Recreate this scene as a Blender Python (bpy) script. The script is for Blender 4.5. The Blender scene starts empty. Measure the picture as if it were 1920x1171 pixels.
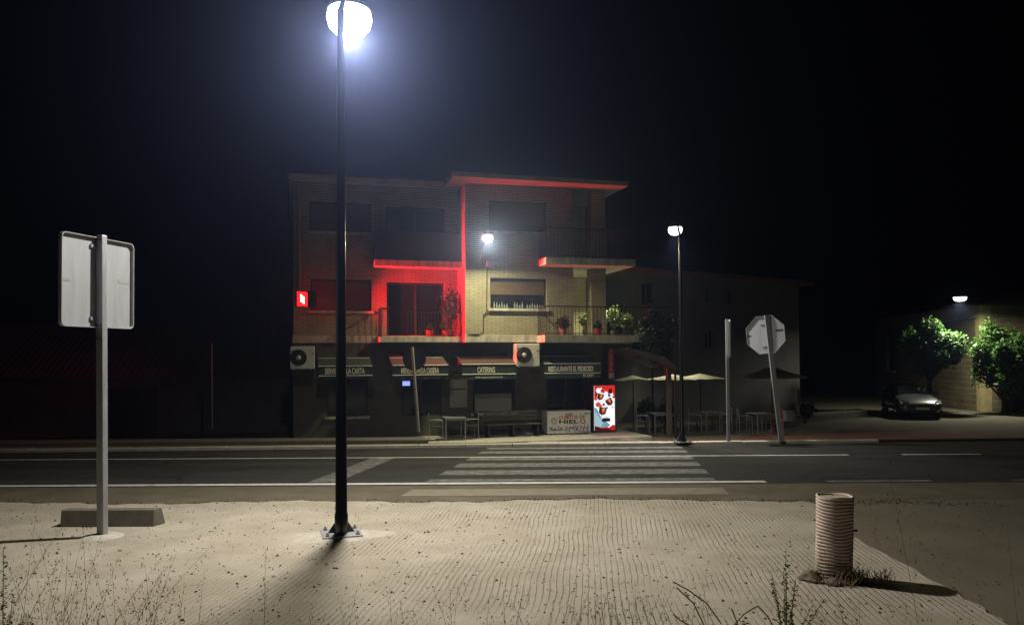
import bpy, bmesh, math, random
from mathutils import Vector, Matrix, Euler
R = math.radians
rnd = random.Random(11)
sc = bpy.context.scene
C = sc.collection

# ------------------------------------------------------------------ camera
W_, H_, FPX = 1920.0, 1171.0, 1470.0
CAM_Z, PITCH, ROLL, SHIFT = 2.40, R(1.2), R(-0.34), 0.0269
cd = bpy.data.cameras.new('camera'); cam = bpy.data.objects.new('camera', cd); C.objects.link(cam)
cd.sensor_width = 36; cd.lens = 36 * FPX / W_; cd.shift_y = SHIFT; cd.clip_start = 0.05; cd.clip_end = 1500
CM = Matrix.Rotation(R(90) + PITCH, 4, 'X') @ Matrix.Rotation(ROLL, 4, 'Z')
cam.matrix_world = Matrix.Translation((0, 0, CAM_Z)) @ CM
sc.camera = cam

# ------------------------------------------------------------------ night sky, exposure
wd = bpy.data.worlds.new('World'); sc.world = wd; wd.use_nodes = True
nt = wd.node_tree; bg = nt.nodes['Background']
sky = nt.nodes.new('ShaderNodeTexSky'); sky.sky_type = 'NISHITA'; sky.sun_disc = False
sky.sun_elevation = R(-7); sky.sun_rotation = R(150); sky.air_density = 1.0; sky.dust_density = 2.0
nt.links.new(sky.outputs[0], bg.inputs[0]); bg.inputs[1].default_value = 0.05
sc.view_settings.view_transform = 'Standard'; sc.view_settings.look = 'None'
sc.view_settings.exposure = 0; sc.view_settings.gamma = 1
sc.render.engine = 'CYCLES'
sc.cycles.use_denoising = True
sc.cycles.max_bounces = 6; sc.cycles.diffuse_bounces = 3; sc.cycles.glossy_bounces = 3; sc.cycles.volume_bounces = 0
sc.cycles.sample_clamp_indirect = 3; sc.cycles.caustics_reflective = False; sc.cycles.caustics_refractive = False

LAMP_A, LAMP_B, LAMP_FACADE, LAMP_FAR, LAMP_HID, LED_RED, LAMP_DECK = 850, 190, 430, 400, 34, 600, 110
GLARE_VEIL = 0.0023

# ------------------------------------------------------------------ helpers
def ray(px, py):
    d = Vector(((px - 960) / FPX, (585.5 - py) / FPX + SHIFT * W_ / FPX, -1))
    return (CM.to_3x3() @ d)
def gz(y):
    return 0.0 if y <= 21.8 else max(-0.4, -0.4 * (y - 21.8) / 4.0)
def G(px, py, dz=0.0):
    "point of the ground seen at a pixel of the photograph"
    d = ray(px, py); z = 0.0
    for _ in range(60):
        t = (z + dz - CAM_Z) / d.z
        z = gz(t * d.y)
    return Vector((t * d.x, t * d.y, z + dz))
def at(px, py, Y):
    d = ray(px, py); t = Y / d.y
    return Vector((t * d.x, Y, CAM_Z + t * d.z))

def tag(o, label=None, cat=None, group=None, kind=None):
    if label: o['label'] = label
    if cat: o['category'] = cat
    if group: o['group'] = group
    if kind: o['kind'] = kind
    return o
def thing(name, label, cat, loc=(0, 0, 0), rotz=0.0, group=None, rot=None):
    o = bpy.data.objects.new(name, None); C.objects.link(o)
    o.location = loc; o.rotation_euler = rot if rot else (0, 0, rotz); o.empty_display_size = 0.2
    return tag(o, label, cat, group)
def copy_tree(o, parent=None):
    c = o.copy(); C.objects.link(c); c.parent = parent
    for ch in o.children: copy_tree(ch, c)
    return c

class MB:
    def __init__(s): s.v = []; s.f = []; s.sm = []
    def add(s, vs, fs, smooth=False):
        n = len(s.v); s.v += [tuple(v) for v in vs]
        for f in fs: s.f.append(tuple(i + n for i in f)); s.sm.append(smooth)
        return s
    def box(s, x0, x1, y0, y1, z0, z1, M=None):
        vs = [Vector((x, y, z)) for z in (z0, z1) for x, y in ((x0, y0), (x1, y0), (x1, y1), (x0, y1))]
        if M: vs = [M @ v for v in vs]
        return s.add(vs, [(3, 2, 1, 0), (4, 5, 6, 7), (0, 1, 5, 4), (1, 2, 6, 5), (2, 3, 7, 6), (3, 0, 4, 7)])
    def bar(s, a, b, w, h=None, up=(0, 0, 1)):
        a, b = Vector(a), Vector(b); h = h or w; d = (b - a).normalized(); u = Vector(up)
        x = d.cross(u)
        if x.length < 1e-4: x = d.cross(Vector((0, 1, 0)))
        x.normalize(); y = x.cross(d).normalized()
        vs = [p + x * i * w / 2 + y * j * h / 2 for p in (a, b) for i, j in ((-1, -1), (1, -1), (1, 1), (-1, 1))]
        return s.add(vs, [(3, 2, 1, 0), (4, 5, 6, 7), (0, 1, 5, 4), (1, 2, 6, 5), (2, 3, 7, 6), (3, 0, 4, 7)])
    def tube(s, pts, rad, n=8, caps=True):
        pts = [Vector(p) for p in pts]; m = len(pts)
        if not isinstance(rad, (list, tuple)): rad = [rad] * m
        vs = []; pu = None
        for i, p in enumerate(pts):
            d = (pts[min(i + 1, m - 1)] - pts[max(i - 1, 0)]).normalized()
            ref = pu if pu is not None else (Vector((0, 0, 1)) if abs(d.z) < .9 else Vector((1, 0, 0)))
            u = (ref - d * ref.dot(d)).normalized(); w = d.cross(u); pu = u
            for k in range(n):
                a = 2 * math.pi * k / n
                vs.append(p + (u * math.cos(a) + w * math.sin(a)) * rad[i])
        fs = [(i * n + k, i * n + (k + 1) % n, (i + 1) * n + (k + 1) % n, (i + 1) * n + k) for i in range(m - 1) for k in range(n)]
        s.add(vs, fs, True)
        if caps:
            s.add(vs[:n], [tuple(range(n - 1, -1, -1))]); s.add(vs[-n:], [tuple(range(n))])
        return s
    def lathe(s, prof, n=24, c=(0, 0, 0), smooth=True, capb=False, capt=False):
        vs = [(c[0] + r * math.cos(2 * math.pi * k / n), c[1] + r * math.sin(2 * math.pi * k / n), c[2] + z) for r, z in prof for k in range(n)]
        m = len(prof)
        s.add(vs, [(i * n + k, i * n + (k + 1) % n, (i + 1) * n + (k + 1) % n, (i + 1) * n + k) for i in range(m - 1) for k in range(n)], smooth)
        if capb: s.add(vs[:n], [tuple(range(n - 1, -1, -1))])
        if capt: s.add(vs[-n:], [tuple(range(n))])
        return s
    def prism(s, poly, y0, y1, M=None):
        "polygon in x,z extruded along y"
        n = len(poly)
        vs = [Vector((x, y0, z)) for x, z in poly] + [Vector((x, y1, z)) for x, z in poly]
        if M: vs = [M @ v for v in vs]
        fs = [tuple(range(n)), tuple(range(2 * n - 1, n - 1, -1))] + [(i, i + n, (i + 1) % n + n, (i + 1) % n) for i in range(n)]
        return s.add(vs, fs)
    def slab(s, poly, z0, z1):
        "polygon in x,y extruded along z"
        n = len(poly)
        vs = [Vector((p[0], p[1], z0)) for p in poly] + [Vector((p[0], p[1], z1)) for p in poly]
        fs = [tuple(range(n - 1, -1, -1)), tuple(range(n, 2 * n))] + [(i, (i + 1) % n, (i + 1) % n + n, i + n) for i in range(n)]
        return s.add(vs, fs)
    def build(s, name, mat, parent=None, bevel=0.0, fix=True):
        me = bpy.data.meshes.new(name); me.from_pydata(s.v, [], s.f)
        me.polygons.foreach_set('use_smooth', s.sm)
        if fix:
            bm = bmesh.new(); bm.from_mesh(me); bmesh.ops.recalc_face_normals(bm, faces=bm.faces); bm.to_mesh(me); bm.free()
        me.update()
        o = bpy.data.objects.new(name, me); C.objects.link(o)
        if mat: me.materials.append(mat)
        if parent: o.parent = parent
        if bevel:
            b = o.modifiers.new('bevel', 'BEVEL'); b.width = bevel; b.segments = 2; b.limit_method = 'ANGLE'
        return o

def struct(o): return tag(o, kind='structure')

def area_light(name, loc, power, color, size, rot, parent=None, spread=180, size_y=None):
    l = bpy.data.lights.new(name, 'AREA'); l.energy = power; l.color = color; l.size = size; l.spread = R(spread)
    if size_y: l.shape = 'RECTANGLE'; l.size_y = size_y
    else: l.shape = 'DISK'
    o = bpy.data.objects.new(name, l); C.objects.link(o); o.location = loc; o.rotation_euler = rot
    if parent: o.parent = parent
    return o
# ------------------------------------------------------------------ materials
def mat(name, col, rough=0.8, metal=0.0, var=0.0, scale=8.0, bump=0.0, bscale=40.0, spec=0.5, emit=None, estr=0.0, col2=None, coat=0.0, stretch=None):
    m = bpy.data.materials.new(name); m.use_nodes = True; t = m.node_tree; b = t.nodes['Principled BSDF']
    b.inputs['Base Color'].default_value = (*col, 1); b.inputs['Roughness'].default_value = rough
    b.inputs['Metallic'].default_value = metal; b.inputs['Specular IOR Level'].default_value = spec
    if coat: b.inputs['Coat Weight'].default_value = coat
    if emit: b.inputs['Emission Color'].default_value = (*emit, 1); b.inputs['Emission Strength'].default_value = estr
    tc = t.nodes.new('ShaderNodeTexCoord')
    if var or col2:
        n = t.nodes.new('ShaderNodeTexNoise'); n.inputs['Scale'].default_value = scale; n.inputs['Detail'].default_value = 8; n.inputs['Roughness'].default_value = .65
        if stretch:
            mp = t.nodes.new('ShaderNodeMapping'); mp.inputs['Scale'].default_value = stretch; t.links.new(tc.outputs['Object'], mp.inputs['Vector']); t.links.new(mp.outputs[0], n.inputs['Vector'])
        else: t.links.new(tc.outputs['Object'], n.inputs['Vector'])
        cr = t.nodes.new('ShaderNodeValToRGB'); cr.color_ramp.elements[0].position = .32; cr.color_ramp.elements[1].position = .7
        a = col; c2 = col2 or tuple(c * (1 - var) for c in col)
        cr.color_ramp.elements[0].color = (*c2, 1); cr.color_ramp.elements[1].color = (*a, 1)
        t.links.new(n.outputs['Fac'], cr.inputs[0]); t.links.new(cr.outputs[0], b.inputs['Base Color'])
    if bump:
        n2 = t.nodes.new('ShaderNodeTexNoise'); n2.inputs['Scale'].default_value = bscale; n2.inputs['Detail'].default_value = 6
        t.links.new(tc.outputs['Object'], n2.inputs['Vector'])
        bp = t.nodes.new('ShaderNodeBump'); bp.inputs['Strength'].default_value = bump; bp.inputs['Distance'].default_value = .02
        t.links.new(n2.outputs['Fac'], bp.inputs['Height']); t.links.new(bp.outputs[0], b.inputs['Normal'])
    return m

def node(t, kind, **kw):
    n = t.nodes.new(kind)
    for k, v in kw.items():
        if isinstance(v, tuple) and k == 'inp': pass
        setattr(n, k, v)
    return n
def mth(t, op, a, b=None, c=None, clamp=False):
    n = t.nodes.new('ShaderNodeMath'); n.operation = op; n.use_clamp = clamp
    for i, x in enumerate((a, b, c)):
        if x is None: continue
        if isinstance(x, (int, float)): n.inputs[i].default_value = x
        else: t.links.new(x, n.inputs[i])
    return n.outputs[0]
def mixc(t, f, a, b):
    n = t.nodes.new('ShaderNodeMix'); n.data_type = 'RGBA'
    if isinstance(f, (int, float)): n.inputs[0].default_value = f
    else: t.links.new(f, n.inputs[0])
    for i, x in ((6, a), (7, b)):
        if isinstance(x, tuple): n.inputs[i].default_value = (*x, 1)
        else: t.links.new(x, n.inputs[i])
    return n.outputs[2]
def noise(t, vec, scale, detail=6, rough=.6, dist=0.0):
    n = t.nodes.new('ShaderNodeTexNoise'); n.inputs['Scale'].default_value = scale; n.inputs['Detail'].default_value = detail
    n.inputs['Roughness'].default_value = rough; n.inputs['Distortion'].default_value = dist
    t.links.new(vec, n.inputs['Vector']); return n.outputs['Fac']
def ramp(t, f, p0, p1, v0=0.0, v1=1.0):
    n = t.nodes.new('ShaderNodeMapRange'); n.clamp = True
    n.inputs[1].default_value = p0; n.inputs[2].default_value = p1; n.inputs[3].default_value = v0; n.inputs[4].default_value = v1
    t.links.new(f, n.inputs[0]); return n.outputs[0]

def mat_sand():
    m = bpy.data.materials.new('raked_sand'); m.use_nodes = True; t = m.node_tree; b = t.nodes['Principled BSDF']
    tc = t.nodes.new('ShaderNodeTexCoord'); o = tc.outputs['Object']
    sp = t.nodes.new('ShaderNodeSeparateXYZ'); t.links.new(o, sp.inputs[0]); x, y = sp.outputs[0], sp.outputs[1]
    wob = noise(t, o, .55, 3, .5); wob2 = noise(t, o, 3.0, 3, .5); wob3 = noise(t, o, 14.0, 3, .6)
    u = mth(t, 'SUBTRACT', x, mth(t, 'MULTIPLY', y, 0.105))
    u = mth(t, 'ADD', u, mth(t, 'MULTIPLY', wob, .17)); u = mth(t, 'ADD', u, mth(t, 'MULTIPLY', wob2, .022)); u = mth(t, 'ADD', u, mth(t, 'MULTIPLY', wob3, .006))
    s = mth(t, 'SINE', mth(t, 'MULTIPLY', u, 2 * math.pi / .066))
    groove = ramp(t, s, .55, 1.0)                                  # narrow furrow
    crumb = ramp(t, noise(t, o, 38, 4, .7), .42, .62)
    patch = ramp(t, noise(t, o, .8, 3, .5), .38, .56)
    side = ramp(t, mth(t, 'ADD', x, mth(t, 'MULTIPLY', mth(t, 'SUBTRACT', y, 9.0), -.25)), -4.2, -2.2)
    amt = mth(t, 'MULTIPLY', mth(t, 'MULTIPLY', groove, side), mth(t, 'ADD', .12, mth(t, 'MULTIPLY', patch, .88)))
    big = noise(t, o, 1.3, 7, .62); fine = noise(t, o, 90, 3, .7)
    base = mixc(t, ramp(t, big, .32, .7), (.33, .294, .228), (.45, .408, .338))
    base = mixc(t, ramp(t, fine, .35, .75, 0, .35), base, (.24, .20, .145))
    stn = ramp(t, noise(t, o, .45, 6, .7), .48, .66)
    base = mixc(t, mth(t, 'MULTIPLY', stn, .38), base, (.25, .205, .145))
    vo = t.nodes.new('ShaderNodeTexVoronoi'); vo.inputs['Scale'].default_value = 16; t.links.new(o, vo.inputs['Vector'])
    speck = mth(t, 'MULTIPLY', mth(t, 'LESS_THAN', vo.outputs['Distance'], .13), mth(t, 'GREATER_THAN', noise(t, o, 2.2, 4), .54))
    base = mixc(t, mth(t, 'MULTIPLY', mth(t, 'MULTIPLY', amt, mth(t, 'ADD', .12, mth(t, 'MULTIPLY', crumb, .7))), .52), base, (.15, .125, .085))
    base = mixc(t, mth(t, 'MULTIPLY', speck, .6), base, (.11, .09, .065))
    t.links.new(base, b.inputs['Base Color']); b.inputs['Roughness'].default_value = .95; b.inputs['Specular IOR Level'].default_value = .15
    h = mth(t, 'ADD', mth(t, 'MULTIPLY', amt, -1.0), mth(t, 'ADD', mth(t, 'MULTIPLY', fine, .25), mth(t, 'MULTIPLY', big, 1.2)))
    bp = t.nodes.new('ShaderNodeBump'); bp.inputs['Strength'].default_value = .8; bp.inputs['Distance'].default_value = .012
    t.links.new(h, bp.inputs['Height']); t.links.new(bp.outputs[0], b.inputs['Normal'])
    return m

def mat_ground(name, c1, c2, c3=None, big=.7, fine=120, speck=.35, bump=.4, rough=.92, streak=False):
    m = bpy.data.materials.new(name); m.use_nodes = True; t = m.node_tree; b = t.nodes['Principled BSDF']
    tc = t.nodes.new('ShaderNodeTexCoord'); o = tc.outputs['Object']
    if streak:
        mp = t.nodes.new('ShaderNodeMapping'); mp.inputs['Scale'].default_value = (.12, 1.6, 1); t.links.new(o, mp.inputs['Vector']); ob = mp.outputs[0]
    else: ob = o
    f = ramp(t, noise(t, ob, big, 8, .65), .3, .7)
    base = mixc(t, f, c1, c2)
    fn = noise(t, o, fine, 3, .7)
    base = mixc(t, ramp(t, fn, .45, .8, 0, speck), base, c3 or tuple(min(1, c * 2.2) for c in c2))
    if streak:
        vo = t.nodes.new('ShaderNodeTexVoronoi'); vo.feature = 'DISTANCE_TO_EDGE'; vo.inputs['Scale'].default_value = .33
        wv = t.nodes.new('ShaderNodeVectorMath'); wv.operation = 'MULTIPLY_ADD'; nz = t.nodes.new('ShaderNodeTexNoise'); nz.inputs['Scale'].default_value = 1.3; nz.inputs['Detail'].default_value = 6
        t.links.new(o, nz.inputs['Vector']); t.links.new(nz.outputs['Color'], wv.inputs[0]); wv.inputs[1].default_value = (.9, .9, 0); t.links.new(o, wv.inputs[2]); t.links.new(wv.outputs[0], vo.inputs['Vector'])
        crack = mth(t, 'MULTIPLY', ramp(t, vo.outputs['Distance'], .004, .014, 1, 0), ramp(t, noise(t, o, .4, 3), .45, .6))
        base = mixc(t, mth(t, 'MULTIPLY', crack, .8), base, (.012, .011, .01))
        stain = ramp(t, noise(t, o, .9, 5, .7), .56, .66)
        base = mixc(t, mth(t, 'MULTIPLY', stain, .65), base, (.018, .0175, .017))
        dust = ramp(t, noise(t, ob, 1.1, 6, .7), .52, .72)
        base = mixc(t, mth(t, 'MULTIPLY', dust, .7), base, (.085, .078, .065))
    t.links.new(base, b.inputs['Base Color']); b.inputs['Roughness'].default_value = rough; b.inputs['Specular IOR Level'].default_value = .18
    bp = t.nodes.new('ShaderNodeBump'); bp.inputs['Strength'].default_value = bump; bp.inputs['Distance'].default_value = .008
    t.links.new(fn, bp.inputs['Height']); t.links.new(bp.outputs[0], b.inputs['Normal'])
    return m

def mat_paint(name, paint, under, wear, scale=5.0):
    m = bpy.data.materials.new(name); m.use_nodes = True; t = m.node_tree; b = t.nodes['Principled BSDF']
    tc = t.nodes.new('ShaderNodeTexCoord'); o = tc.outputs['Object']
    a = noise(t, o, scale, 8, .75); f2 = noise(t, o, 70, 3, .7)
    k = mth(t, 'ADD', mth(t, 'MULTIPLY', a, .75), mth(t, 'MULTIPLY', f2, .25))
    t.links.new(mixc(t, ramp(t, k, wear - .11, wear + .10), under, paint), b.inputs['Base Color'])
    b.inputs['Roughness'].default_value = .8
    return m

def mat_brick(name, c1, c2, mortar, row=.066, wid=.30, ms=.0075, zs=.45, bump=.6):
    m = bpy.data.materials.new(name); m.use_nodes = True; t = m.node_tree; b = t.nodes['Principled BSDF']
    tc = t.nodes.new('ShaderNodeTexCoord'); o = tc.outputs['Object']
    sp = t.nodes.new('ShaderNodeSeparateXYZ'); t.links.new(o, sp.inputs[0])
    cb = t.nodes.new('ShaderNodeCombineXYZ')
    t.links.new(mth(t, 'ADD', sp.outputs[0], sp.outputs[1]), cb.inputs[0]); t.links.new(mth(t, 'MULTIPLY', sp.outputs[2], zs), cb.inputs[1]); row *= zs
    br = t.nodes.new('ShaderNodeTexBrick'); t.links.new(cb.outputs[0], br.inputs['Vector'])
    br.inputs['Scale'].default_value = 1; br.inputs['Brick Width'].default_value = wid; br.inputs['Row Height'].default_value = row
    br.inputs['Mortar Size'].default_value = ms; br.inputs['Mortar Smooth'].default_value = .25; br.inputs['Bias'].default_value = 0
    br.inputs['Color1'].default_value = (*c1, 1); br.inputs['Color2'].default_value = (*c2, 1); br.inputs['Mortar'].default_value = (*mortar, 1)
    dirt = ramp(t, noise(t, o, 1.1, 7, .65), .3, .75, .62, 1.0)
    mx = t.nodes.new('ShaderNodeMix'); mx.data_type = 'RGBA'; mx.blend_type = 'MULTIPLY'; mx.inputs[0].default_value = 1
    t.links.new(br.outputs['Color'], mx.inputs[6])
    cc = t.nodes.new('ShaderNodeCombineColor')
    for i in range(3): t.links.new(dirt, cc.inputs[i])
    t.links.new(cc.outputs[0], mx.inputs[7]); t.links.new(mx.outputs[2], b.inputs['Base Color'])
    b.inputs['Roughness'].default_value = .85; b.inputs['Specular IOR Level'].default_value = .25
    bp = t.nodes.new('ShaderNodeBump'); bp.inputs['Strength'].default_value = bump; bp.inputs['Distance'].default_value = .02; bp.invert = True
    t.links.new(br.outputs['Fac'], bp.inputs['Height']); t.links.new(bp.outputs[0], b.inputs['Normal'])
    return m

def mat_leaf(name, c1, c2, trans=.25):
    m = bpy.data.materials.new(name); m.use_nodes = True; t = m.node_tree; b = t.nodes['Principled BSDF']
    tc = t.nodes.new('ShaderNodeTexCoord')
    f = ramp(t, noise(t, tc.outputs['Object'], 2.6, 4, .6), .3, .7)
    t.links.new(mixc(t, f, c1, c2), b.inputs['Base Color'])
    b.inputs['Roughness'].default_value = .5
    b.inputs['Transmission Weight'].default_value = 0
    return m

def mat_emit(name, col, s):
    m = bpy.data.materials.new(name); m.use_nodes = True; t = m.node_tree
    t.nodes.remove(t.nodes['Principled BSDF']); e = t.nodes.new('ShaderNodeEmission')
    e.inputs[0].default_value = (*col, 1); e.inputs[1].default_value = s
    t.links.new(e.outputs[0], t.nodes['Material Output'].inputs[0]); return m

SAND = mat_sand()
ASPH = mat_ground('asphalt', (.026, .026, .027), (.044, .0425, .041), (.085, .08, .075), big=.5, fine=140, speck=.4, streak=True)
SHOUL = mat_ground('dusty_shoulder', (.085, .072, .05), (.145, .125, .09), (.22, .195, .145), big=1.4, fine=90, speck=.4)
SIDE = mat_ground('side_road_asphalt', (.105, .09, .065), (.155, .135, .098), (.21, .19, .145), big=.6, fine=120, speck=.3)
DIRT = mat_ground('packed_dirt', (.11, .093, .066), (.17, .145, .105), (.25, .22, .17), big=.4, fine=60, speck=.3)
PLAZA = mat_ground('worn_paving', (.085, .078, .06), (.15, .137, .105), (.22, .2, .16), big=.9, fine=70, speck=.35)
CONC = mat('concrete', (.56, .53, .44), .9, var=.35, scale=5, bump=.3)
CONCD = mat('grey_concrete', (.16, .145, .115), .95, var=.35, scale=6, bump=.4, bscale=60)
PAINT = mat_paint('road_paint', (.62, .61, .57), (.075, .073, .07), .40)
PAINTW = mat_paint('worn_road_paint', (.26, .25, .235), (.045, .044, .042), .52)
PAINTD = mat_paint('dusty_road_paint', (.215, .19, .145), (.15, .128, .09), .47, 3.5)
BRICK = mat_brick('cream_brick', (.60, .55, .37), (.52, .475, .31), (.16, .14, .092))
REDBR = mat_brick('red_brick', (.22, .10, .06), (.16, .075, .05), (.20, .18, .15), row=.075, wid=.25, ms=.012)
STONE = mat_brick('rough_stone', (.26, .22, .13), (.19, .155, .09), (.28, .24, .16), row=.28, wid=.55, ms=.02, bump=1.0)
BAND = mat('cream_render', (.58, .56, .45), .85, var=.55, scale=2.2, stretch=(2.5, 2.5, .5))
RENDER = mat('grey_render', (.30, .29, .26), .9, var=.3, scale=2)
DKWALL = mat('dark_plinth_stone', (.10, .088, .065), .75, var=.35, scale=3, bump=.3)
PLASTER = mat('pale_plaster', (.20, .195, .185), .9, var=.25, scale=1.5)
EAVE = mat('white_eave', (.50, .475, .43), .85, var=.4, scale=1.6)
TILE = mat('roof_tile', (.30, .13, .075), .8, var=.4, scale=6)
BLACK = mat('black_paint', (.008, .008, .009), .28, spec=.6, coat=.3)
BLKMET = mat('black_iron', (.012, .012, .013), .5)
GALV = mat('galvanised_steel', (.46, .47, .49), .52, .55, var=.35, scale=4, stretch=(6, 6, .8), bump=.08, bscale=30)
ALU = mat('sign_aluminium', (.40, .415, .43), .6, .35, var=.2, scale=2.4, stretch=(3, 3, .6), bump=.03, bscale=12)
SHUT = mat('brown_shutter', (.15, .095, .055), .6, var=.2, scale=4)
DARKIN = mat('dark_glass', (.012, .012, .014), .12, spec=.6)
DKFRAME = mat('dark_frame', (.035, .03, .026), .5)
GREENA = mat('green_canvas', (.022, .046, .034), .85, var=.3, scale=5)
PIPING = mat('white_piping', (.62, .60, .52), .8, var=.2)
LETTER = mat('cream_lettering', (.80, .77, .64), .8, var=.15)
WHITEM = mat('white_enamel', (.62, .61, .54), .4, var=.15, scale=6)
GRILLE = mat('fan_grille', (.03, .03, .03), .5)
NAVY = mat('dark_blue_canvas', (.012, .013, .022), .85)
GREYP = mat('notice_panel', (.33, .31, .28), .6, var=.15)
CHAIRM = mat('chair_metal', (.26, .26, .25), .5, .3)
WICK = mat('chair_weave', (.05, .045, .04), .7)
PIPE = mat('ribbed_plastic', (.68, .53, .46), .6, col2=(.44, .35, .29), scale=5, bump=.12, bscale=70)
CONF = mat('concrete_fill', (.44, .39, .26), .95, var=.4, scale=14, bump=.6)
STONEP = mat('pebble', (.20, .165, .12), .9, var=.5, scale=20)
BARK = mat('bark', (.10, .075, .05), .95, var=.4, scale=12, bump=.8)
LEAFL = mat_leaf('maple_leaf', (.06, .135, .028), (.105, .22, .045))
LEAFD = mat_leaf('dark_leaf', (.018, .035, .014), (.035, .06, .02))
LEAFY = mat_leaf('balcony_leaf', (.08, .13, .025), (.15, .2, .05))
STRAW = mat('dry_straw', (.54, .43, .26), .8, var=.45, scale=10)
STRAWL = mat('pale_straw', (.50, .42, .28), .8, var=.2, scale=10)
WEED = mat_leaf('weed_leaf', (.10, .13, .035), (.17, .19, .06))
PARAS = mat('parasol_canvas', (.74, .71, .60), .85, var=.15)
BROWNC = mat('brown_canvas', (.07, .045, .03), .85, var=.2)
REDSIGN = mat('red_enamel', (.30, .02, .015), .45)
CARP = mat('silver_car_paint', (.15, .155, .165), .3, .6, coat=.6)
CARG = mat('car_glass', (.015, .016, .018), .08, spec=.7)
RUB = mat('rubber', (.015, .015, .015), .8)
CHROME = mat('chrome', (.6, .6, .6), .18, 1.0)
PLATE = mat('number_plate', (.70, .69, .62), .5)
HEADL = mat('headlight_glass', (.5, .51, .53), .1, spec=.8)
BLUEP = mat('blue_marker', (.02, .025, .20), .7)
REDP = mat('red_print', (.40, .06, .025), .7)
GRNP = mat('green_print', (.05, .22, .05), .7)
BLKP = mat('black_print', (.03, .03, .035), .7)
GRYP = mat('grey_print', (.28, .28, .26), .7)

def translucent(m, k):
    t = m.node_tree; b = t.nodes['Principled BSDF']; tr = t.nodes.new('ShaderNodeBsdfTranslucent'); mx = t.nodes.new('ShaderNodeMixShader'); mx.inputs[0].default_value = k
    l = b.inputs['Base Color'].links
    if l: t.links.new(l[0].from_socket, tr.inputs[0])
    else: tr.inputs[0].default_value = b.inputs['Base Color'].default_value
    t.links.new(b.outputs[0], mx.inputs[1]); t.links.new(tr.outputs[0], mx.inputs[2]); t.links.new(mx.outputs[0], t.nodes['Material Output'].inputs[0])
for m_, k_ in ((STRAW, .5), (STRAWL, .45), (WEED, .45), (LEAFL, .3), (LEAFY, .35), (PARAS, .2)): translucent(m_, k_)

def muddy(m):
    "mud splashed over the lowest part of the pipe"
    t = m.node_tree; b = t.nodes['Principled BSDF']; tc = t.nodes.new('ShaderNodeTexCoord'); o = tc.outputs['Object']
    sp = t.nodes.new('ShaderNodeSeparateXYZ'); t.links.new(o, sp.inputs[0])
    k = mth(t, 'ADD', noise(t, o, 9, 7, .7), mth(t, 'MULTIPLY', sp.outputs[2], -.9))
    old = b.inputs['Base Color'].links[0].from_socket
    t.links.new(mixc(t, ramp(t, k, .22, .42, 0, .85), old, (.15, .115, .075)), b.inputs['Base Color'])
muddy(PIPE)

# ------------------------------------------------------------------ text
def lettering(text, w, h, material, parent, M, name='lettering', depth=.006, shear=0.0, bold=0.0):
    cu = bpy.data.curves.new(name, 'FONT'); cu.body = text; cu.size = 1; cu.extrude = .02; cu.align_x = 'CENTER'; cu.align_y = 'CENTER'
    cu.shear = shear; cu.offset = bold
    tmp = bpy.data.objects.new(name, cu); C.objects.link(tmp)
    bpy.context.view_layer.update()
    me = bpy.data.meshes.new_from_object(tmp.evaluated_get(bpy.context.evaluated_depsgraph_get()))
    C.objects.unlink(tmp); bpy.data.objects.remove(tmp); bpy.data.curves.remove(cu)
    xs = [v.co.x for v in me.vertices]; ys = [v.co.y for v in me.vertices]
    cx, cy = (min(xs) + max(xs)) / 2, (min(ys) + max(ys)) / 2; sx = w / (max(xs) - min(xs)); sy = h / (max(ys) - min(ys))
    for v in me.vertices:   # text lies in the local x,z plane and looks towards -y
        v.co = M @ Vector(((v.co.x - cx) * sx, -depth * (1 if v.co.z > 0 else 0), (v.co.y - cy) * sy))
    me.materials.clear(); me.materials.append(material); me.name = name
    o = bpy.data.objects.new(name, me); C.objects.link(o); o.parent = parent
    return o

# ------------------------------------------------------------------ ground, road and kerbs
def sheet(name, pts, mt, kind='structure'):
    mb = MB(); mb.add(pts, [tuple(range(len(pts)))]); o = mb.build(name, mt, None, fix=False)
    if o.data.polygons[0].normal.z < 0: o.data.flip_normals()
    return tag(o, kind=kind)

mb = MB(); ys = [-30, 0, 10, 21.8, 23.1, 24.5, 25.8, 40, 80, 400]; xs = [-300, -60, -20, 0, 20, 60, 300]
vs = [(x, y, gz(y) - .035) for y in ys for x in xs]; nx = len(xs)
mb.add(vs, [(j * nx + i, j * nx + i + 1, (j + 1) * nx + i + 1, (j + 1) * nx + i) for j in range(len(ys) - 1) for i in range(nx - 1)])
struct(mb.build('ground', DIRT))

Y_LINE = G(960, 905).y; Y_MID = G(960, 856).y
KA, KB = G(0, 848), G(1700, 828.5)
def kerb_y(x): return KA.y + (KB.y - KA.y) * (x - KA.x) / (KB.x - KA.x)
struct(sheet('shoulder', [(-90, 11.0, -.008), (90, 11.0, -.008), (90, Y_LINE + .1, -.008), (-90, Y_LINE + .1, -.008)], SHOUL))
mb = MB(); xx = [-90, -30, 0, 30, 90]
mb.add([(x, Y_LINE - .16 + .03 * math.sin(x), -.003) for x in xx] + [(x, min(kerb_y(x), 23.5) + .1, -.003) for x in xx], [(i, i + 1, i + 6, i + 5) for i in range(4)])
struct(mb.build('road', ASPH))

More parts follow.
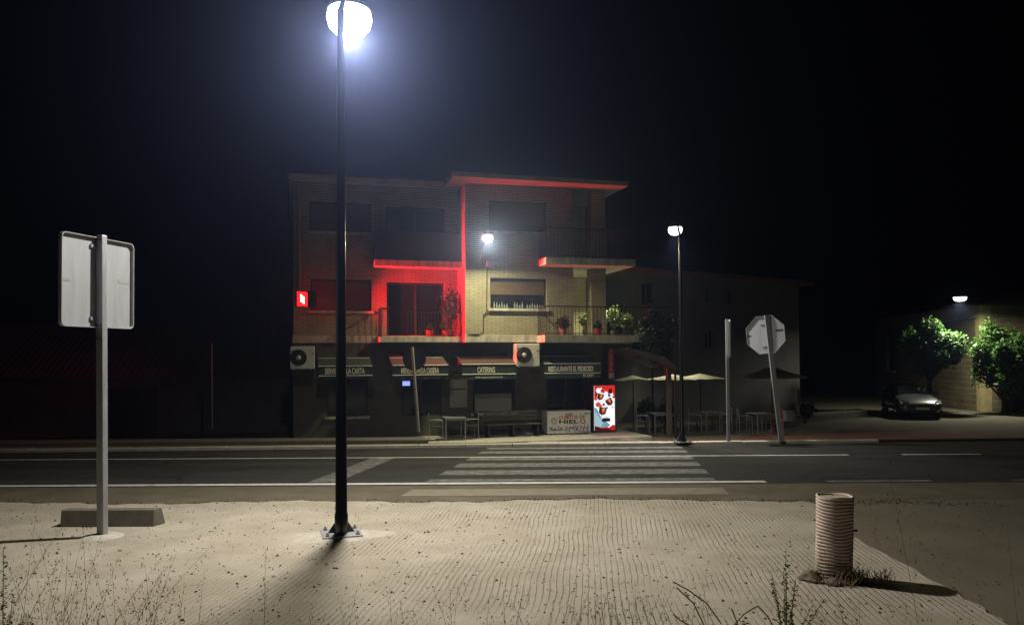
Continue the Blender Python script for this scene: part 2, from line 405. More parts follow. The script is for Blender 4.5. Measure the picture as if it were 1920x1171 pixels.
# raked sand lot: ragged lip towards the road, slanting edge on the right
def lip(x): return G(960, 940).y + .10 * math.sin(x * 1.3) + .05 * math.sin(x * 5.1 + 1) + .035 * math.sin(x * 13.7) - max(0, x - 3.2) * .12
edge = [G(1532, 946), G(1566, 978), G(1600, 1006), G(1660, 1040), G(1735, 1082), G(1810, 1124), G(1890, 1171), G(2060, 1280), G(2400, 1500)]
pts = []
x = -60.0
while x < edge[0].x - .1: pts.append(Vector((x, lip(x), 0))); x += .12 if -12 < x else 1.5
for a, b in zip(edge, edge[1:]):
    for k in range(5):
        p = a.lerp(b, k / 5); pts.append(p + Vector((rnd.uniform(-.03, .03), rnd.uniform(-.03, .03), 0)))
pts += [edge[-1], Vector((edge[-1].x, -6, 0)), Vector((-60, -6, 0))]
mb = MB(); n = len(pts)
top = [(p.x, p.y, .016) for p in pts]; low = [(p.x + (0), p.y + .03, -.012) for p in pts]
mb.add(top + low, [tuple(range(n))] + [(i, i + n, (i + 1) % n + n, (i + 1) % n) for i in range(n)])
struct(mb.build('sand_lot', SAND))
struct(sheet('side_road', [(edge[0].x - .6, edge[0].y + .45, -.004), (60, edge[0].y - .3, -.004), (60, -6, -.004), (edge[-1].x - 1, -6, -.004), (edge[5].x - .8, edge[5].y, -.004)], SIDE))

# painted markings
def px_poly(name, corners, mt, dz):
    return struct(sheet(name, [G(a, b, dz) for a, b in corners], mt))
def strip(name, x0, x1, y, w, mt, dz=.003):
    return struct(sheet(name, [(x0, y - w / 2, dz), (x1, y - w / 2, dz), (x1, y + w / 2, dz), (x0, y + w / 2, dz)], mt))
strip('edge_line', -80, G(1435, 902).x, Y_LINE, .21, PAINT)
strip('edge_line_dash', G(1551, 902).x, G(1750, 902).x, Y_LINE - .02, .18, PAINTW)
strip('edge_line_dash', G(1908, 902).x, G(2110, 902).x, Y_LINE - .02, .18, PAINTW)
strip('centre_line', -80, G(1590, 852).x, Y_MID, .13, PAINT)
strip('centre_line_dash', G(1688, 851).x, G(1840, 851).x, Y_MID, .13, PAINT)
L0, L1 = G(833, 884), G(881, 858); R0, R1 = G(1326, 884), G(1300, 858)
def xl(y): return L0.x + (L1.x - L0.x) * (y - L0.y) / (L1.y - L0.y)
def xr(y): return R0.x + (R1.x - R0.x) * (y - R0.y) / (R1.y - R0.y)
def stripe(pa, pb, mt, dz=.001):
    a, b = G(1080, pa).y, G(1080, pb).y
    struct(sheet('crossing_stripe', [(xl(a), a, dz), (xr(a), a, dz), (xr(b), b, dz), (xl(b), b, dz)], mt))
stripe(888.6, 880, PAINTW); stripe(874.2, 866.8, PAINTW); stripe(861.4, 855.4, PAINTW); stripe(849, 844.5, PAINTW); stripe(901, 896.5, PAINTW); stripe(841, 837.8, PAINTW)
stripe(927, 914.5, PAINTD, -.004)
px_poly('oblique_marking', [(578, 903.5), (630, 903.5), (742, 857.5), (698, 857.5)], PAINTW, .001)

# kerb and the pavement beyond it
mb = MB()
for i in range(40):
    xa, xb = -30 + i * 1.25, -30 + (i + 1) * 1.25 - .015
    if xb > KB.x: break
    mb.slab([(xa, kerb_y(xa)), (xb, kerb_y(xb)), (xb, kerb_y(xb) + .28), (xa, kerb_y(xa) + .28)], -.04, .07 + .004 * math.sin(i * 3))
struct(mb.build('kerb', CONC, bevel=.012))
mb = MB(); ys = [21.0, 21.8, 23.1, 24.5, 25.8, 30, 40]; xs = [-60, -30, -12, 0, 12, 30, 60]; nx = 7
vs = [(x, (kerb_y(x) + .27) if j == 0 else max(y, kerb_y(x) + .3 + j * .01), gz(y) - .01 + (.06 if j == 0 else 0)) for j, y in enumerate(ys) for x in xs]
mb.add(vs, [(j * nx + i, j * nx + i + 1, (j + 1) * nx + i + 1, (j + 1) * nx + i) for j in range(len(ys) - 1) for i in range(nx - 1)])
struct(mb.build('far_pavement', PLAZA))
px_poly('far_crossing_stripe', [(985, 829), (1240, 827.4), (1240, 826.2), (1000, 827.6)], PAINT, .004)
px_poly('far_crossing_stripe', [(1010, 826), (1205, 824.6), (1205, 823.8), (1010, 825)], PAINT, .004)
# raised traffic island strip on the left
mb = MB(); a, b = G(-300, 842), G(800, 831.5)
mb.slab([(a.x, a.y + .6), (b.x, b.y + .5), (b.x - .3, b.y + 1.3), (a.x, a.y + 1.6)], -.3, .06)
struct(mb.build('traffic_island', CONCD, bevel=.02))

# ------------------------------------------------------------------ restaurant building frame of reference
FK = 0.28
FA = math.atan(FK); fx, fy = Vector((math.cos(FA), math.sin(FA), 0)), Vector((-math.sin(FA), math.cos(FA), 0))
def FP(px, py, off=0.0):
    "pixel -> (s, z) on the facade plane moved `off` metres towards the street (local to the building root)"
    d = ray(px, py); p0 = Vector((0, 27.8, 0)) - fy * off; o = Vector((0, 0, CAM_Z))
    t = (p0 - o).dot(fy) / d.dot(fy); p = o + d * t
    return (p - B0).dot(fx), p.z - BZ
BZ = -0.4
B0 = Vector((0, 27.8, BZ))
s0, _ = FP(550, 640); B0 = B0 + fx * s0
def bthing(name, label, cat, s=0.0, y=0.0, z=0.0, group=None):
    p = B0 + fx * s + fy * y; return thing(name, label, cat, (p.x, p.y, BZ + z), FA, group)
def S(px, off=0.0): return FP(px, 640, off)[0]
def Z(py, px=900, off=0.0): return FP(px, py, off)[1]

bld = bthing('restaurant_building', 'three storey cream brick apartment building with awnings and dark ground floor', 'building')
WO = 1.3                                   # the right wing stands one metre forward
sL, sC, sR, sE = 0.0, S(873, WO) - .0, S(1076, WO), S(1140, WO)
zB0, zB1 = Z(642.5, 750), Z(629, 750)       # concrete band between ground and first floor
zEL, zER = Z(349, 700), Z(348, 960, WO)
DEP = 9.0
def wall_with_holes(x0, x1, z0, z1, y0, y1, holes):
    "wall between y0 (front) and y1 with rectangular openings, as butted boxes"
    mb = MB(); zs = sorted({z0, z1, *[h[2] for h in holes], *[h[3] for h in holes]})
    for za, zb in zip(zs, zs[1:]):
        cuts = sorted((h[0], h[1]) for h in holes if h[2] <= za + 1e-6 and h[3] >= zb - 1e-6)
        x = x0
        for a, b in cuts:
            if a > x: mb.box(x, a, y0, y1, za, zb)
            x = b
        if x < x1: mb.box(x, x1, y0, y1, za, zb)
    return mb
def hole(pl, pt, pr, pb, off=0.0):
    a = FP(pl, pt, off); b = FP(pr, pb, off); return (a[0], b[0], min(a[1], b[1]), max(a[1], b[1]))
hL2 = hole(580, 377, 696, 436); dL2 = hole(724, 385, 834, 486); hL1 = hole(582, 523, 697, 583); dL1 = hole(725, 528, 834, 629)
hR2 = hole(917, 374, 1025, 436, WO); hR1 = hole(919, 520, 1026, 579, WO)
dL2 = (dL2[0], dL2[1], Z(498, 780), dL2[3]); dL1 = (dL1[0], dL1[1], zB1, dL1[3])
wall_with_holes(sL, sC, zB1, zEL, 0, .3, [hL2, dL2, hL1, dL1]).build('wall', BRICK, bld)
wall_with_holes(sC, sR, zB1, zER, -WO, -WO + .3, [hR2, hR1]).build('wall', BRICK, bld)
mb = MB(); mb.box(sC, sC + .3, -WO + .3, .3, zB1, zER); mb.build('side_wall', BRICK, bld)
mb = MB(); mb.box(sR - .3, sR, -WO + .3, 1.6, zB1, zER); mb.box(sR, sE + .3, 1.6, 1.9, zB1, zER); mb.build('loggia_wall', BRICK, bld)
mb = MB(); mb.box(sL, sL + .3, .3, DEP, zB1, zEL); mb.box(sL, sE, DEP - .3, DEP, 0, zEL); mb.box(sE, sE + .3, 1.9, DEP, 0, zER); mb.build('end_wall', BRICK, bld)
mb = MB(); mb.box(sL - .02, sC - .002, -.03, .28, zB0, zB1); mb.box(sC - .02, sR + .02, -WO - .03, .28, zB0, zB1); mb.build('concrete_band', BAND, bld)
mb = MB(); mb.box(sL, sE + .3, .28, DEP, zB0, zB0 + .2); mb.box(sL + .3, sE, .3, DEP, Z(500, 780), Z(500, 780) + .2); mb.box(sC, sE + .3, -WO + .3, .28, zB0 + .01, zB0 + .19)
mb.build('floor_slab', CONCD, bld)
# stone piers / ground floor with openings
gw = hole(612, 704, 690, 779); gd = hole(752, 706, 829, 778); gc = hole(886, 706, 966, 772); ge = hole(1024, 706, 1101, 812)
ge = (ge[0], ge[1], .05, ge[3])
wall_with_holes(sL, sE + .3, 0, zB0, 0, .3, [gw, gd, gc, ge]).build('ground_floor_wall', DKWALL, bld)
mb = MB(); mb.box(sL, sL + .28, .3, DEP, 0, zB0); mb.build('ground_end_wall', DKWALL, bld)
# roofs
EO = 1.0
mb = MB(); mb.prism([(0, 0)] * 0 or [(sL - .15, zEL), (sC + .1, zEL), (sC + .1, zEL + .17), (sL - .15, zEL + .17)], -.45, DEP)
ev = mb.build('left_eave', EAVE, bld)
mb = MB(); a = sL - .2; b = sC + .3
mb.add([(a, -.52, zEL + .18), (b, -.52, zEL + .18), (b, DEP + .4, zEL + .18), (a, DEP + .4, zEL + .18), (a + 2.5, DEP / 2, zEL + 1.2), (b, DEP / 2, zEL + 1.2)],
       [(0, 1, 5, 4), (2, 3, 4, 5), (3, 0, 4), (3, 2, 1, 0), (1, 2, 5)])
mb.build('roof', TILE, bld)
mb = MB(); a, b, c, d = S(852, WO + .9), S(1181, WO + .9), -WO - EO * .9, DEP + .5; zz = zER
mb.box(a, b, c, d, zz, zz + .14); mb.build('right_eave', EAVE, bld)
mb = MB(); mb.add([(a - .03, c - .03, zz + .15), (b + .03, c - .03, zz + .15), (b + .03, d, zz + .15), (a - .03, d, zz + .15), (a + 3.2, 3.6, zz + 1.25), (b - 3.2, 3.6, zz + 1.25)],
       [(0, 1, 5, 4), (1, 2, 5), (2, 3, 4, 5), (3, 0, 4), (3, 2, 1, 0)])
mb.build('roof', TILE, bld)
# downpipe at the left corner
dx = S(561); mb = MB(); mb.tube([(dx, -.07, Z(350, 560)), (dx, -.07, Z(545, 560))], .075, 10); mb.build('downpipe', RENDER, bld)
# corner column of the loggia
mb = MB(); mb.box(S(1110, WO), S(1137, WO), -WO, -WO + .45, zB1, zER); mb.build('column', BRICK, bld)

def window(h, y, name='window', shutter=1.0, panes=True, sill=True):
    "frame with dark panes in an opening; shutter: fraction covered from the top"
    x0, x1, z0, z1 = h; yb = y + .16
    mb = MB(); f = .06
    mb.box(x0, x1, yb, yb + .06, z1 - f, z1); mb.box(x0, x1, yb, yb + .06, z0, z0 + f)
    mb.box(x0, x0 + f, yb, yb + .06, z0 + f, z1 - f); mb.box(x1 - f, x1, yb, yb + .06, z0 + f, z1 - f)
    w = mb.build(name, DKFRAME, bld)
    mb = MB(); mb.box(x0 + f, x1 - f, yb + .03, yb + .045, z0 + f, z1 - f); mb.build('pane', DARKIN, w)
    if shutter > 0:
        mb = MB(); zb = z1 - f - (z1 - z0 - 2 * f) * shutter; z = zb; st = .052
        while z < z1 - f - .01:
            t = min(st - .006, z1 - f - z); mb.box(x0 + f, x1 - f, yb - .02, yb + .02, z, z + t); z += st
        mb.build('roller_shutter', SHUT, w)
    if sill:
        mb = MB(); mb.box(x0 - .06, x1 + .06, y - .08, y + .158, z0 - .09, z0 - .002); mb.build('sill', BAND, w, bevel=.01)
    return w
window(hL2, 0); window(hL1, 0); window(hR2, -WO)
wR = window(hR1, -WO, shutter=.54)
# glass jars standing in a row on the lit sill
jn = 0
for k in range(20):
    if k in (6, 7, 12): continue
    xq = hR1[0] + .16 + k * (hR1[1] - hR1[0] - .3) / 19
    h = rnd.uniform(.13, .24); mb = MB(); mb.lathe([(.025, 0), (.03, .02), (.028, h * .6), (.012, h * .72), (.011, h)], 10, (xq, -WO + .10, hR1[2] + .005), capb=True, capt=True)
    j = mb.build('bottle', mat('bottle_glass', (.20, .23, .225), .3) if k == 0 else bpy.data.materials['bottle_glass'])
    j.matrix_world = Matrix.Translation(B0) @ Matrix.Rotation(FA, 4, 'Z')
    tag(j, 'small pale bottle in the row along the lit first floor window sill', 'bottle', 'bottles lined up on the lit window sill')
for h in (dL2, dL1):
    x0, x1, z0, z1 = h; mb = MB(); f = .08
    for a, b in ((x0, x0 + f), ((x0 + x1) / 2 - f / 2, (x0 + x1) / 2 + f / 2), (x1 - f, x1)): mb.box(a, b, .16, .23, z0, z1 - f)
    mb.box(x0, x1, .16, .23, z1 - f, z1); d = mb.build('balcony_door', DKFRAME, bld)
    mb = MB(); mb.box(x0 + f, (x0 + x1) / 2 - f / 2, .19, .21, z0, z1 - f); mb.box((x0 + x1) / 2 + f / 2, x1 - f, .19, .21, z0, z1 - f); mb.build('pane', DARKIN, d)
# ground floor shopfront
window(gw, 0, shutter=0); window(gc, 0, shutter=0)
mb = MB(); x0, x1, z0, z1 = gc; mb.box(x0 + .1, x1 - .1, .12, .15, z0 + .05, z0 + (z1 - z0) * .52); mb.build('counter_panel', GREYP, bld)
for h in (gd, ge):
    x0, x1, z0, z1 = h; mb = MB(); f = .08; xm = (x0 + x1) / 2
    mb.box(x0, x0 + f, .1, .18, z0, z1); mb.box(x1 - f, x1, .1, .18, z0, z1); mb.box(x0 + f, x1 - f, .1, .18, z1 - f, z1); mb.box(xm - .04, xm + .04, .1, .18, z0, z1 - f)
    d = mb.build('shop_door', DKFRAME, bld)
    mb = MB(); mb.box(x0 + f, xm - .04, .13, .15, z0, z1 - f); mb.box(xm + .04, x1 - f, .13, .15, z0, z1 - f); mb.build('pane', DARKIN, d)
    mb = MB(); mb.tube([(xm - .1, .09, z0 + .9), (xm - .1, .09, z0 + 1.2)], .012, 8); mb.build('handle', CHROME, d)

# balconies
def rail(mb, p, q, z0, z1, step=.12):
    p, q = Vector((*p, 0)), Vector((*q, 0)); n = max(2, int((q - p).length / step))
    for z in (z0 + .06, z1): mb.bar(p + Vector((0, 0, z)), q + Vector((0, 0, z)), .035 if z == z1 else .02)
    for k in range(n + 1):
        r = p.lerp(q, k / n); mb.bar(r + Vector((0, 0, z0)), r + Vector((0, 0, z1)), .014)
zU0, zU1 = Z(499, 780, .9), Z(487.5, 780, .9)
x0 = S(704, .9); mb = MB(); mb.box(x0, sC - .003, -.80, -.002, zU0, zU1); mb.build('balcony_slab', BAND, bld)
mb = MB(); mb.box(x0 + .02, x0 + .07, -.73, -.02, zU1, zU1 + .98); mb.box(x0 + .07, sC - .004, -.78, -.73, zU1, zU1 + .98); mb.build('balcony_screen', NAVY, bld)
x0 = S(712, .9); mb = MB(); mb.box(x0, sC - .021, -.95, -.032, zB0 + .01, Z(631, 780, .9)); zf = Z(631, 780, .9); mb.build('balcony_slab', BAND, bld)
mb = MB(); rail(mb, (x0 + .05, -.05), (x0 + .05, -.9), zf, zf + .95); rail(mb, (S(765, .9), -.9), (sC - .05, -.9), zf, zf + .82, .11)
mb.bar((x0 + .05, -.9, zf + .93), (x0 + .35, -.9, zf + .93), .03); mb.build('railing', BLKMET, bld)
# right wing balcony, both floors; the lower one runs on as a deck
x0 = S(1024, WO + .9); xe = S(1192, WO + .9); zR0, zR1 = Z(497, 1100, WO + .9), Z(484, 1100, WO + .9)
mb = MB(); mb.box(x0, xe, -WO - .95, -WO - .002, zR0, zR1); mb.box(sR + .002, xe, -WO - .002, 1.6, zR0, zR1); mb.build('balcony_slab', BAND, bld)
mb = MB(); rail(mb, (x0 + .05, -WO - .05), (x0 + .05, -WO - .9), zR1, zR1 + .98); rail(mb, (x0 + .05, -WO - .9), (xe - .05, -WO - .9), zR1, zR1 + .98, .12); mb.build('railing', BLKMET, bld)
x0 = S(1021, WO + .9); xd = S(1262, WO + .9); zf = Z(628, 1100, WO + .9); zd0 = Z(641, 1100, WO + .9)
mb = MB(); mb.box(x0, xd, -WO - .95, -WO - .035, zd0, zf); mb.box(sR + .025, xd, -WO - .035, 1.6, zd0, zf); mb.build('balcony_deck', BAND, bld)
mb = MB(); rail(mb, (x0 + .05, -WO - .05), (x0 + .05, -WO - .9), zf, zf + .95); rail(mb, (x0 + .05, -WO - .9), (xd - .05, -WO - .9), zf, zf + .95, .13); mb.build('railing', BLKMET, bld)
mb = MB(); mb.box(xd - .2, xd - .05, -WO - .85, -WO - .7, 0, zd0); mb.build('deck_pier', DKWALL, bld)
# small lamp under the upper balcony, behind the column
la = FP(1124, 505, .15)
lt = bthing('ceiling_lamp', 'small lit lamp under the upper balcony behind the brick column, lighting the deck plants', 'lamp', la[0], -.15, zR0 - .005)
mb = MB(); mb.lathe([(.12, 0), (.12, -.04), (.1, -.05)], 16); mb.build('lamp_body', GREYP, lt)
mb = MB(); mb.lathe([(.1, -.045), (.07, -.09), (.001, -.1)], 16); mb.build('lamp_lens', mat_emit('lit_deck_lamp', (1, .95, .7), 8), lt)
area_light('lamp_light', (0, 0, -.12), LAMP_DECK, (1, .96, .6), .15, (0, 0, 0), lt, 112)
# conduit on the brickwork
mb = MB(); q = lambda px, py, o=.04: Vector((FP(px, py, WO)[0], -WO - o, FP(px, py, WO)[1]))
mb.tube([q(913, 500), q(912, 578), q(914, 583), q(906, 590), q(906, 622), q(895, 627), q(876, 625)], .018, 6); mb.tube([q(914, 583), q(1028, 581)], .012, 6)
mb.build('cable_conduit', BLKMET, bld)

# pavement along the front
mb = MB(); e = S(1163)
mb.slab([(-.6, -2.6), (e, -2.6), (e, -.003), (-.6, -.003)], -.2, .1); o = struct(mb.build('restaurant_pavement', CONC, bevel=.02)); o.matrix_world = Matrix.Translation(B0) @ Matrix.Rotation(FA, 4, 'Z')

# ------------------------------------------------------------------ awnings
AO = 1.7
def awning(pl, pr, py_pipe1, py_pipe2, py_low, label, words, small=None, grp='green awnings over the ground floor'):
    a, b = S(pl, AO), S(pr, AO); z1 = Z(py_pipe1, (pl + pr) / 2, AO); z2 = Z(py_pipe2, (pl + pr) / 2, AO); z3 = Z(py_low, (pl + pr) / 2, AO)
    t = bthing('awning', label, 'awning', (a + b) / 2, -.0, 0, grp); w = (b - a) / 2
    zt = z1 + .42
    mb = MB(); n = 6
    prof = [(-.012 - (AO - .01) * k / n, zt + (z1 - zt) * (k / n) ** 1.25) for k in range(n + 1)]
    vs = [(x, y, z) for y, z in prof for x in (-w, w)]
    mb.add(vs, [(2 * i, 2 * i + 1, 2 * i + 3, 2 * i + 2) for i in range(n)])
    for sgn in (-w, w):
        vs = [(sgn, y, z) for y, z in prof] + [(sgn, -.012, z1)]; mb.add(vs, [tuple(range(n + 2))])
    mb.build('canopy', GREENA, t, fix=False)
    mb = MB(); mb.box(-w, w, -AO - .012, -AO, z2, z1); mb.build('front_band', GREENA, t)
    mb = MB(); k = 10; vs = []
    for i in range(k * 3 + 1):
        x = -w + 2 * w * i / (k * 3); vs += [(x, -AO - .006, z2), (x, -AO - .02 + .008 * math.sin(i), z3 + .025 * abs(math.sin(i * math.pi / 3)))]
    mb.add(vs, [(2 * i, 2 * i + 2, 2 * i + 3, 2 * i + 1) for i in range(k * 3)]); mb.build('valance', GREENA, t, fix=False)
    mb = MB(); mb.tube([(-w, -AO - .016, z1), (w, -AO - .016, z1)], .016, 6); mb.tube([(-w, -AO - .02, z2), (w, -AO - .02, z2)], .016, 6)
    mb.tube([(-w, -AO / 2, zt - .175), (w, -AO / 2, zt - .175)], .012, 6); mb.build('piping', PIPING, t)
    for sgn in (-1, 1):
        mb = MB(); mb.bar((sgn * (w - .03), -.012, z2 + .05), (sgn * (w - .03), -AO, z2 + .02), .03); mb.build('bracket', BLKMET, t)
    for txt, xl_, xr_, yt, yb in words:
        sa, sb = S(xl_, AO + .02) - (a + b) / 2, S(xr_, AO + .02) - (a + b) / 2; za, zb = Z(yt, (xl_ + xr_) / 2, AO + .02), Z(yb, (xl_ + xr_) / 2, AO + .02)
        lettering(txt, sb - sa, za - zb, LETTER, t, Matrix.Translation(((sa + sb) / 2, -AO - .013, (za + zb) / 2)), bold=.03)
    if small:
        txt, xl_, xr_, yt, yb = small
        sa, sb = S(xl_, AO + .02) - (a + b) / 2, S(xr_, AO + .02) - (a + b) / 2; za, zb = Z(yt, (xl_ + xr_) / 2, AO + .02), Z(yb, (xl_ + xr_) / 2, AO + .02)
        lettering(txt, sb - sa, za - zb, LETTER, t, Matrix.Translation(((sa + sb) / 2, -AO - .033, (za + zb) / 2)))
    return t
awning(597, 698, 686, 704, 711, 'dim green awning reading SERVICIO A LA CARTA beside the black pole', [('SERVICIO A LA CARTA', 609, 684, 689.5, 701)])
awning(736, 840, 684.5, 702.5, 711, 'green awning reading MENU COMIDA CASERA behind the leaning round sign', [('MENU-COMIDA CASERA', 752, 823, 689, 700)])
awning(866, 967, 682.5, 701, 711, 'green awning reading CATERING beside the lit air conditioner', [('CATERING', 895, 928, 687.5, 698.5)], ('www.restaurantepedroso.net', 890, 942, 704.5, 709.5))
awning(1020, 1125, 681, 699, 709, 'green awning reading RESTAURANTE EL PEDROSO above the chest freezer', [('RESTAURANTE EL PEDROSO', 1028, 1112, 686, 696)], ('967 220077', 1092, 1112, 701, 706))

# ------------------------------------------------------------------ air conditioners
def aircon(pl, pt, pr, pb, label):
    off = 1.25; a = FP(pl, pt, off + .35); b = FP(pr, pb, off + .35); w = (b[0] - a[0]); h = a[1] - b[1]
    t = bthing('air_conditioner', label, 'air conditioner', (a[0] + b[0]) / 2, -off, b[1], 'air conditioner units on the facade')
    mb = MB(); mb.box(-w / 2, w / 2, -.36, 0, 0, h); c = mb.build('casing', WHITEM, t, bevel=.02)
    r = h * .36; cx = -w * .16; cz = h * .5
    Mr = Matrix.Translation((cx, -.362, cz)) @ Matrix.Rotation(R(90), 4, 'X')
    mb = MB(); mb.lathe([(.02, .03), (r, .03), (r, 0)], 28)
    mb.v = [tuple(Mr @ Vector(v)) for v in mb.v]; mb.build('fan_well', GRILLE, t)
    mb = MB()
    for k in range(1, 7):
        rr = r * k / 6.2; mb.tube([Mr @ Vector((rr * math.cos(2 * math.pi * i / 24), rr * math.sin(2 * math.pi * i / 24), .034)) for i in range(25)], .005, 5, False)
    mb.build('grille', BLKMET, t)
    mb = MB(); mb.lathe([(.001, .055), (r * .24, .05), (r * .28, .034)], 18); mb.v = [tuple(Mr @ Vector(v)) for v in mb.v]; mb.build('hub', WHITEM, t)
    mb = MB(); mb.box(-w * .45, -w * .36, -.368, -.36, h * .78, h * .82); mb.build('latch', BLKMET, t)
    mb = MB(); mb.box(w * .37, w * .47, -.368, -.36, h * .66, h * .70); mb.build('latch', BLKMET, t)
    for x in (-w * .35, w * .35):
        mb = MB(); mb.bar((x, -.34, -.02), (x, off - .002, -.02), .035); mb.bar((x, off - .015, -.004), (x, off - .015, .3), .025); mb.build('wall_bracket', GALV, t)
    return t
aircon(544, 649, 590, 691, 'dim white air conditioner unit at the left end of the facade')
aircon(967, 644, 1012, 686, 'bright lit white air conditioner unit between the two right awnings')

# ------------------------------------------------------------------ wall lamp that lights the brickwork
LENSW = mat_emit('lit_led_warm', (1, .96, .78), 2.5)
LENSC = mat_emit('lit_led_cool', (.86, .92, 1.0), 4)
ARM = 1.05
a = FP(914.5, 447, WO + ARM); bx = FP(917, 491, WO)
t = bthing('wall_lamp', 'lit floodlight on a bracket lighting the cream brick wall', 'wall lamp', a[0], -WO, a[1])
mb = MB(); zb = bx[1] - a[1]; mb.tube([(0, -.04, zb), (0, -.25, zb + .3), (0, -.7, -.02), (0, -ARM + .1, .07)], .016, 8); mb.build('bracket', BLKMET, t)
mb = MB(); mb.box(bx[0] - a[0] - .1, bx[0] - a[0] + .12, -.12, -.002, zb - .16, zb + .02); mb.build('junction_box', GREYP, t, bevel=.01)
TL = R(33); Ml = Matrix.Translation((0, -ARM, 0)) @ Matrix.Rotation(-TL, 4, 'X')
mb = MB(); mb.box(-.2, .2, -.18, .18, .05, .13, Ml); mb.build('lamp_housing', GREYP, t, bevel=.02)
mb = MB(); mb.lathe([(.18, .048), (.175, -.02), (.14, -.08), (.06, -.11), (.001, -.115)], 20); mb.v = [tuple(Ml @ Vector((v[0], v[1] * .85, v[2]))) for v in mb.v]; mb.build('lamp_lens', LENSW, t)
area_light('lamp_light', Ml @ Vector((0, 0, -.15)), LAMP_FACADE, (1, .93, .56), .3, (-TL, 0, 0), t)

# ------------------------------------------------------------------ red LED sign
a = FP(565, 560.5, .93)
t = bthing('led_sign', 'small glowing red LED sign with a jagged white figure on the left corner', 'LED sign', a[0], -.93, a[1])
tr = R(38)
Ms = Matrix.Rotation(tr, 4, 'Z')
mb = MB(); mb.box(-.21, .21, -.04, .04, -.24, .24, Ms); mb.build('sign_box', REDSIGN, t, bevel=.01)
mb = MB(); mb.box(-.19, .19, -.046, -.041, -.22, .22, Ms); mb.build('glow_panel', mat_emit('red_led_panel', (1, .003, .004), 9), t)
fg = [(350, 400), (380, 390), (420, 440), (480, 460), (470, 580), (490, 660), (440, 660), (430, 580), (410, 615), (360, 610), (370, 560), (350, 515), (370, 490)]
mb = MB(); mb.prism([((x - 418) / 16.73 * .0182 * 1.15, (526 - z) / 16.73 * .0182) for x, z in fg], -.055, -.047, Ms); mb.build('led_figure', mat_emit('lit_led_figure', (1, .42, .25), 9), t)
for zq in (.1, -.1):
    mb = MB(); mb.bar((0, .03, zq), (0, .928, zq), .03); mb.build('bracket', BLKMET, t)
mb = MB(); mb.box(.20, .47, -.085, -.065, -.25, .25); mb.box(.18, .199, -.085, .03, -.25, .25); mb.build('added_visor', BLKMET, t)  # added plate, only there to keep the red light off the terrace and posts
area_light('led_light', (.26, -.015, 0), LED_RED, (1, .012, .03), .40, (0, R(-90), R(-14)), t, 82, .05)
area_light('led_light', (-.30, -.02, 0), LED_RED * .04, (1, .012, .03), .40, (0, R(90), 0), t, 120, .24)

# ------------------------------------------------------------------ things on the restaurant front
def front(px, py_base, y):   # s on pavement
    return FP(px, py_base, -y)[0]
# chest freezer
off = 1.15; a = FP(1026, 770, off); b = FP(1107.5, 815.5, off); w = b[0] - a[0]; h = a[1] - .1 - .02
t = bthing('chest_freezer', 'white chest freezer printed CUBITOS DE HIELO and scrawled with blue graffiti', 'freezer', (a[0] + b[0]) / 2, -off, .1)
mb = MB(); mb.box(-w / 2, w / 2, 0, .62, .04, h - .085); mb.build('cabinet', WHITEM, t, bevel=.012)
mb = MB(); mb.box(-w / 2 - .01, w / 2 + .01, -.015, .63, h - .08, h); mb.build('lid', WHITEM, t, bevel=.015)
mb = MB(); mb.box(-.14, .12, -.03, -.002, h - .14, h - .07); mb.build('handle', GRYP, t, bevel=.01)
for x in (-w / 2 + .08, w / 2 - .08):
    for y in (.08, .54): mb = MB(); mb.box(x - .04, x + .04, y - .04, y + .04, 0, .04); mb.build('foot', RUB, t)
def FZ(x, z): return Matrix.Translation(((x - .5) * w, -.003, z * h))
def fl(txt, xa, xb, za, zb, m_, **k): lettering(txt, (xb - xa) * w, (za - zb) * h, m_, t, FZ((xa + xb) / 2, (za + zb) / 2), name='print', bold=.03, **k)
fl('CUBITOS', .27, .70, .81, .665, REDP); fl('DE', .74, .87, .815, .675, GRNP); fl('HIEL', .27, .72, .63, .47, BLKP); fl('O', .75, .88, .64, .45, REDP)
mb = MB()
for k in range(3):
    r = .10 - .028 * k; mb.tube([(-.35 * w + r * math.cos(i * .45) * (1 + .06 * math.sin(3 * i)), -.006, .58 * h + r * 1.35 * math.sin(i * .45)) for i in range(15)], .006, 4, False)
mb.build('emblem', GRYP, t)
mb = MB(); g = random.Random(5)
def scrawl(pts, th=.011): mb.tube([((x - .5) * w, -.006, z * h) for x, z in pts], th, 5)
for x0 in (.05, .40, .73):
    for wrd in range(4 if x0 < .7 else 3):
        xa = x0 + wrd * .08; top = .33 + g.uniform(-.03, .05); bot = .16 + g.uniform(-.05, .04)
        kind = g.choice('zlopx')
        if kind == 'z': scrawl([(xa, top), (xa + .07, top), (xa + .01, bot), (xa + .08, bot)])
        elif kind == 'l': scrawl([(xa + .05, top + .03), (xa + .02, bot), (xa + .06, bot - .03)]); scrawl([(xa, (top + bot) / 2), (xa + .08, (top + bot) / 2 + .03)])
        elif kind == 'o': scrawl([(xa + .035 + .03 * math.cos(q_), (top + bot) / 2 + .09 * math.sin(q_)) for q_ in [i * .7 for i in range(10)]])
        elif kind == 'p': scrawl([(xa + .01, bot - .05), (xa + .02, top), (xa + .07, top - .04), (xa + .02, (top + bot) / 2), (xa + .075, bot)])
        else: scrawl([(xa, top), (xa + .08, bot)]); scrawl([(xa + .07, top + .02), (xa, bot - .02)])
scrawl([(.03, .30), (.2, .2), (.33, .26)], .008); scrawl([(.38, .2), (.55, .3), (.68, .2)], .008); scrawl([(.80, .12), (.9, .08), (.97, .13)], .01)
mb.build('graffiti', BLUEP, t)
mb = MB(); mb.tube([((.45 + .02 * i - .5) * w, -.005, (.435 + .012 * math.sin(i * 1.7)) * h) for i in range(13)], .004, 4); mb.build('script_print', GRYP, t)
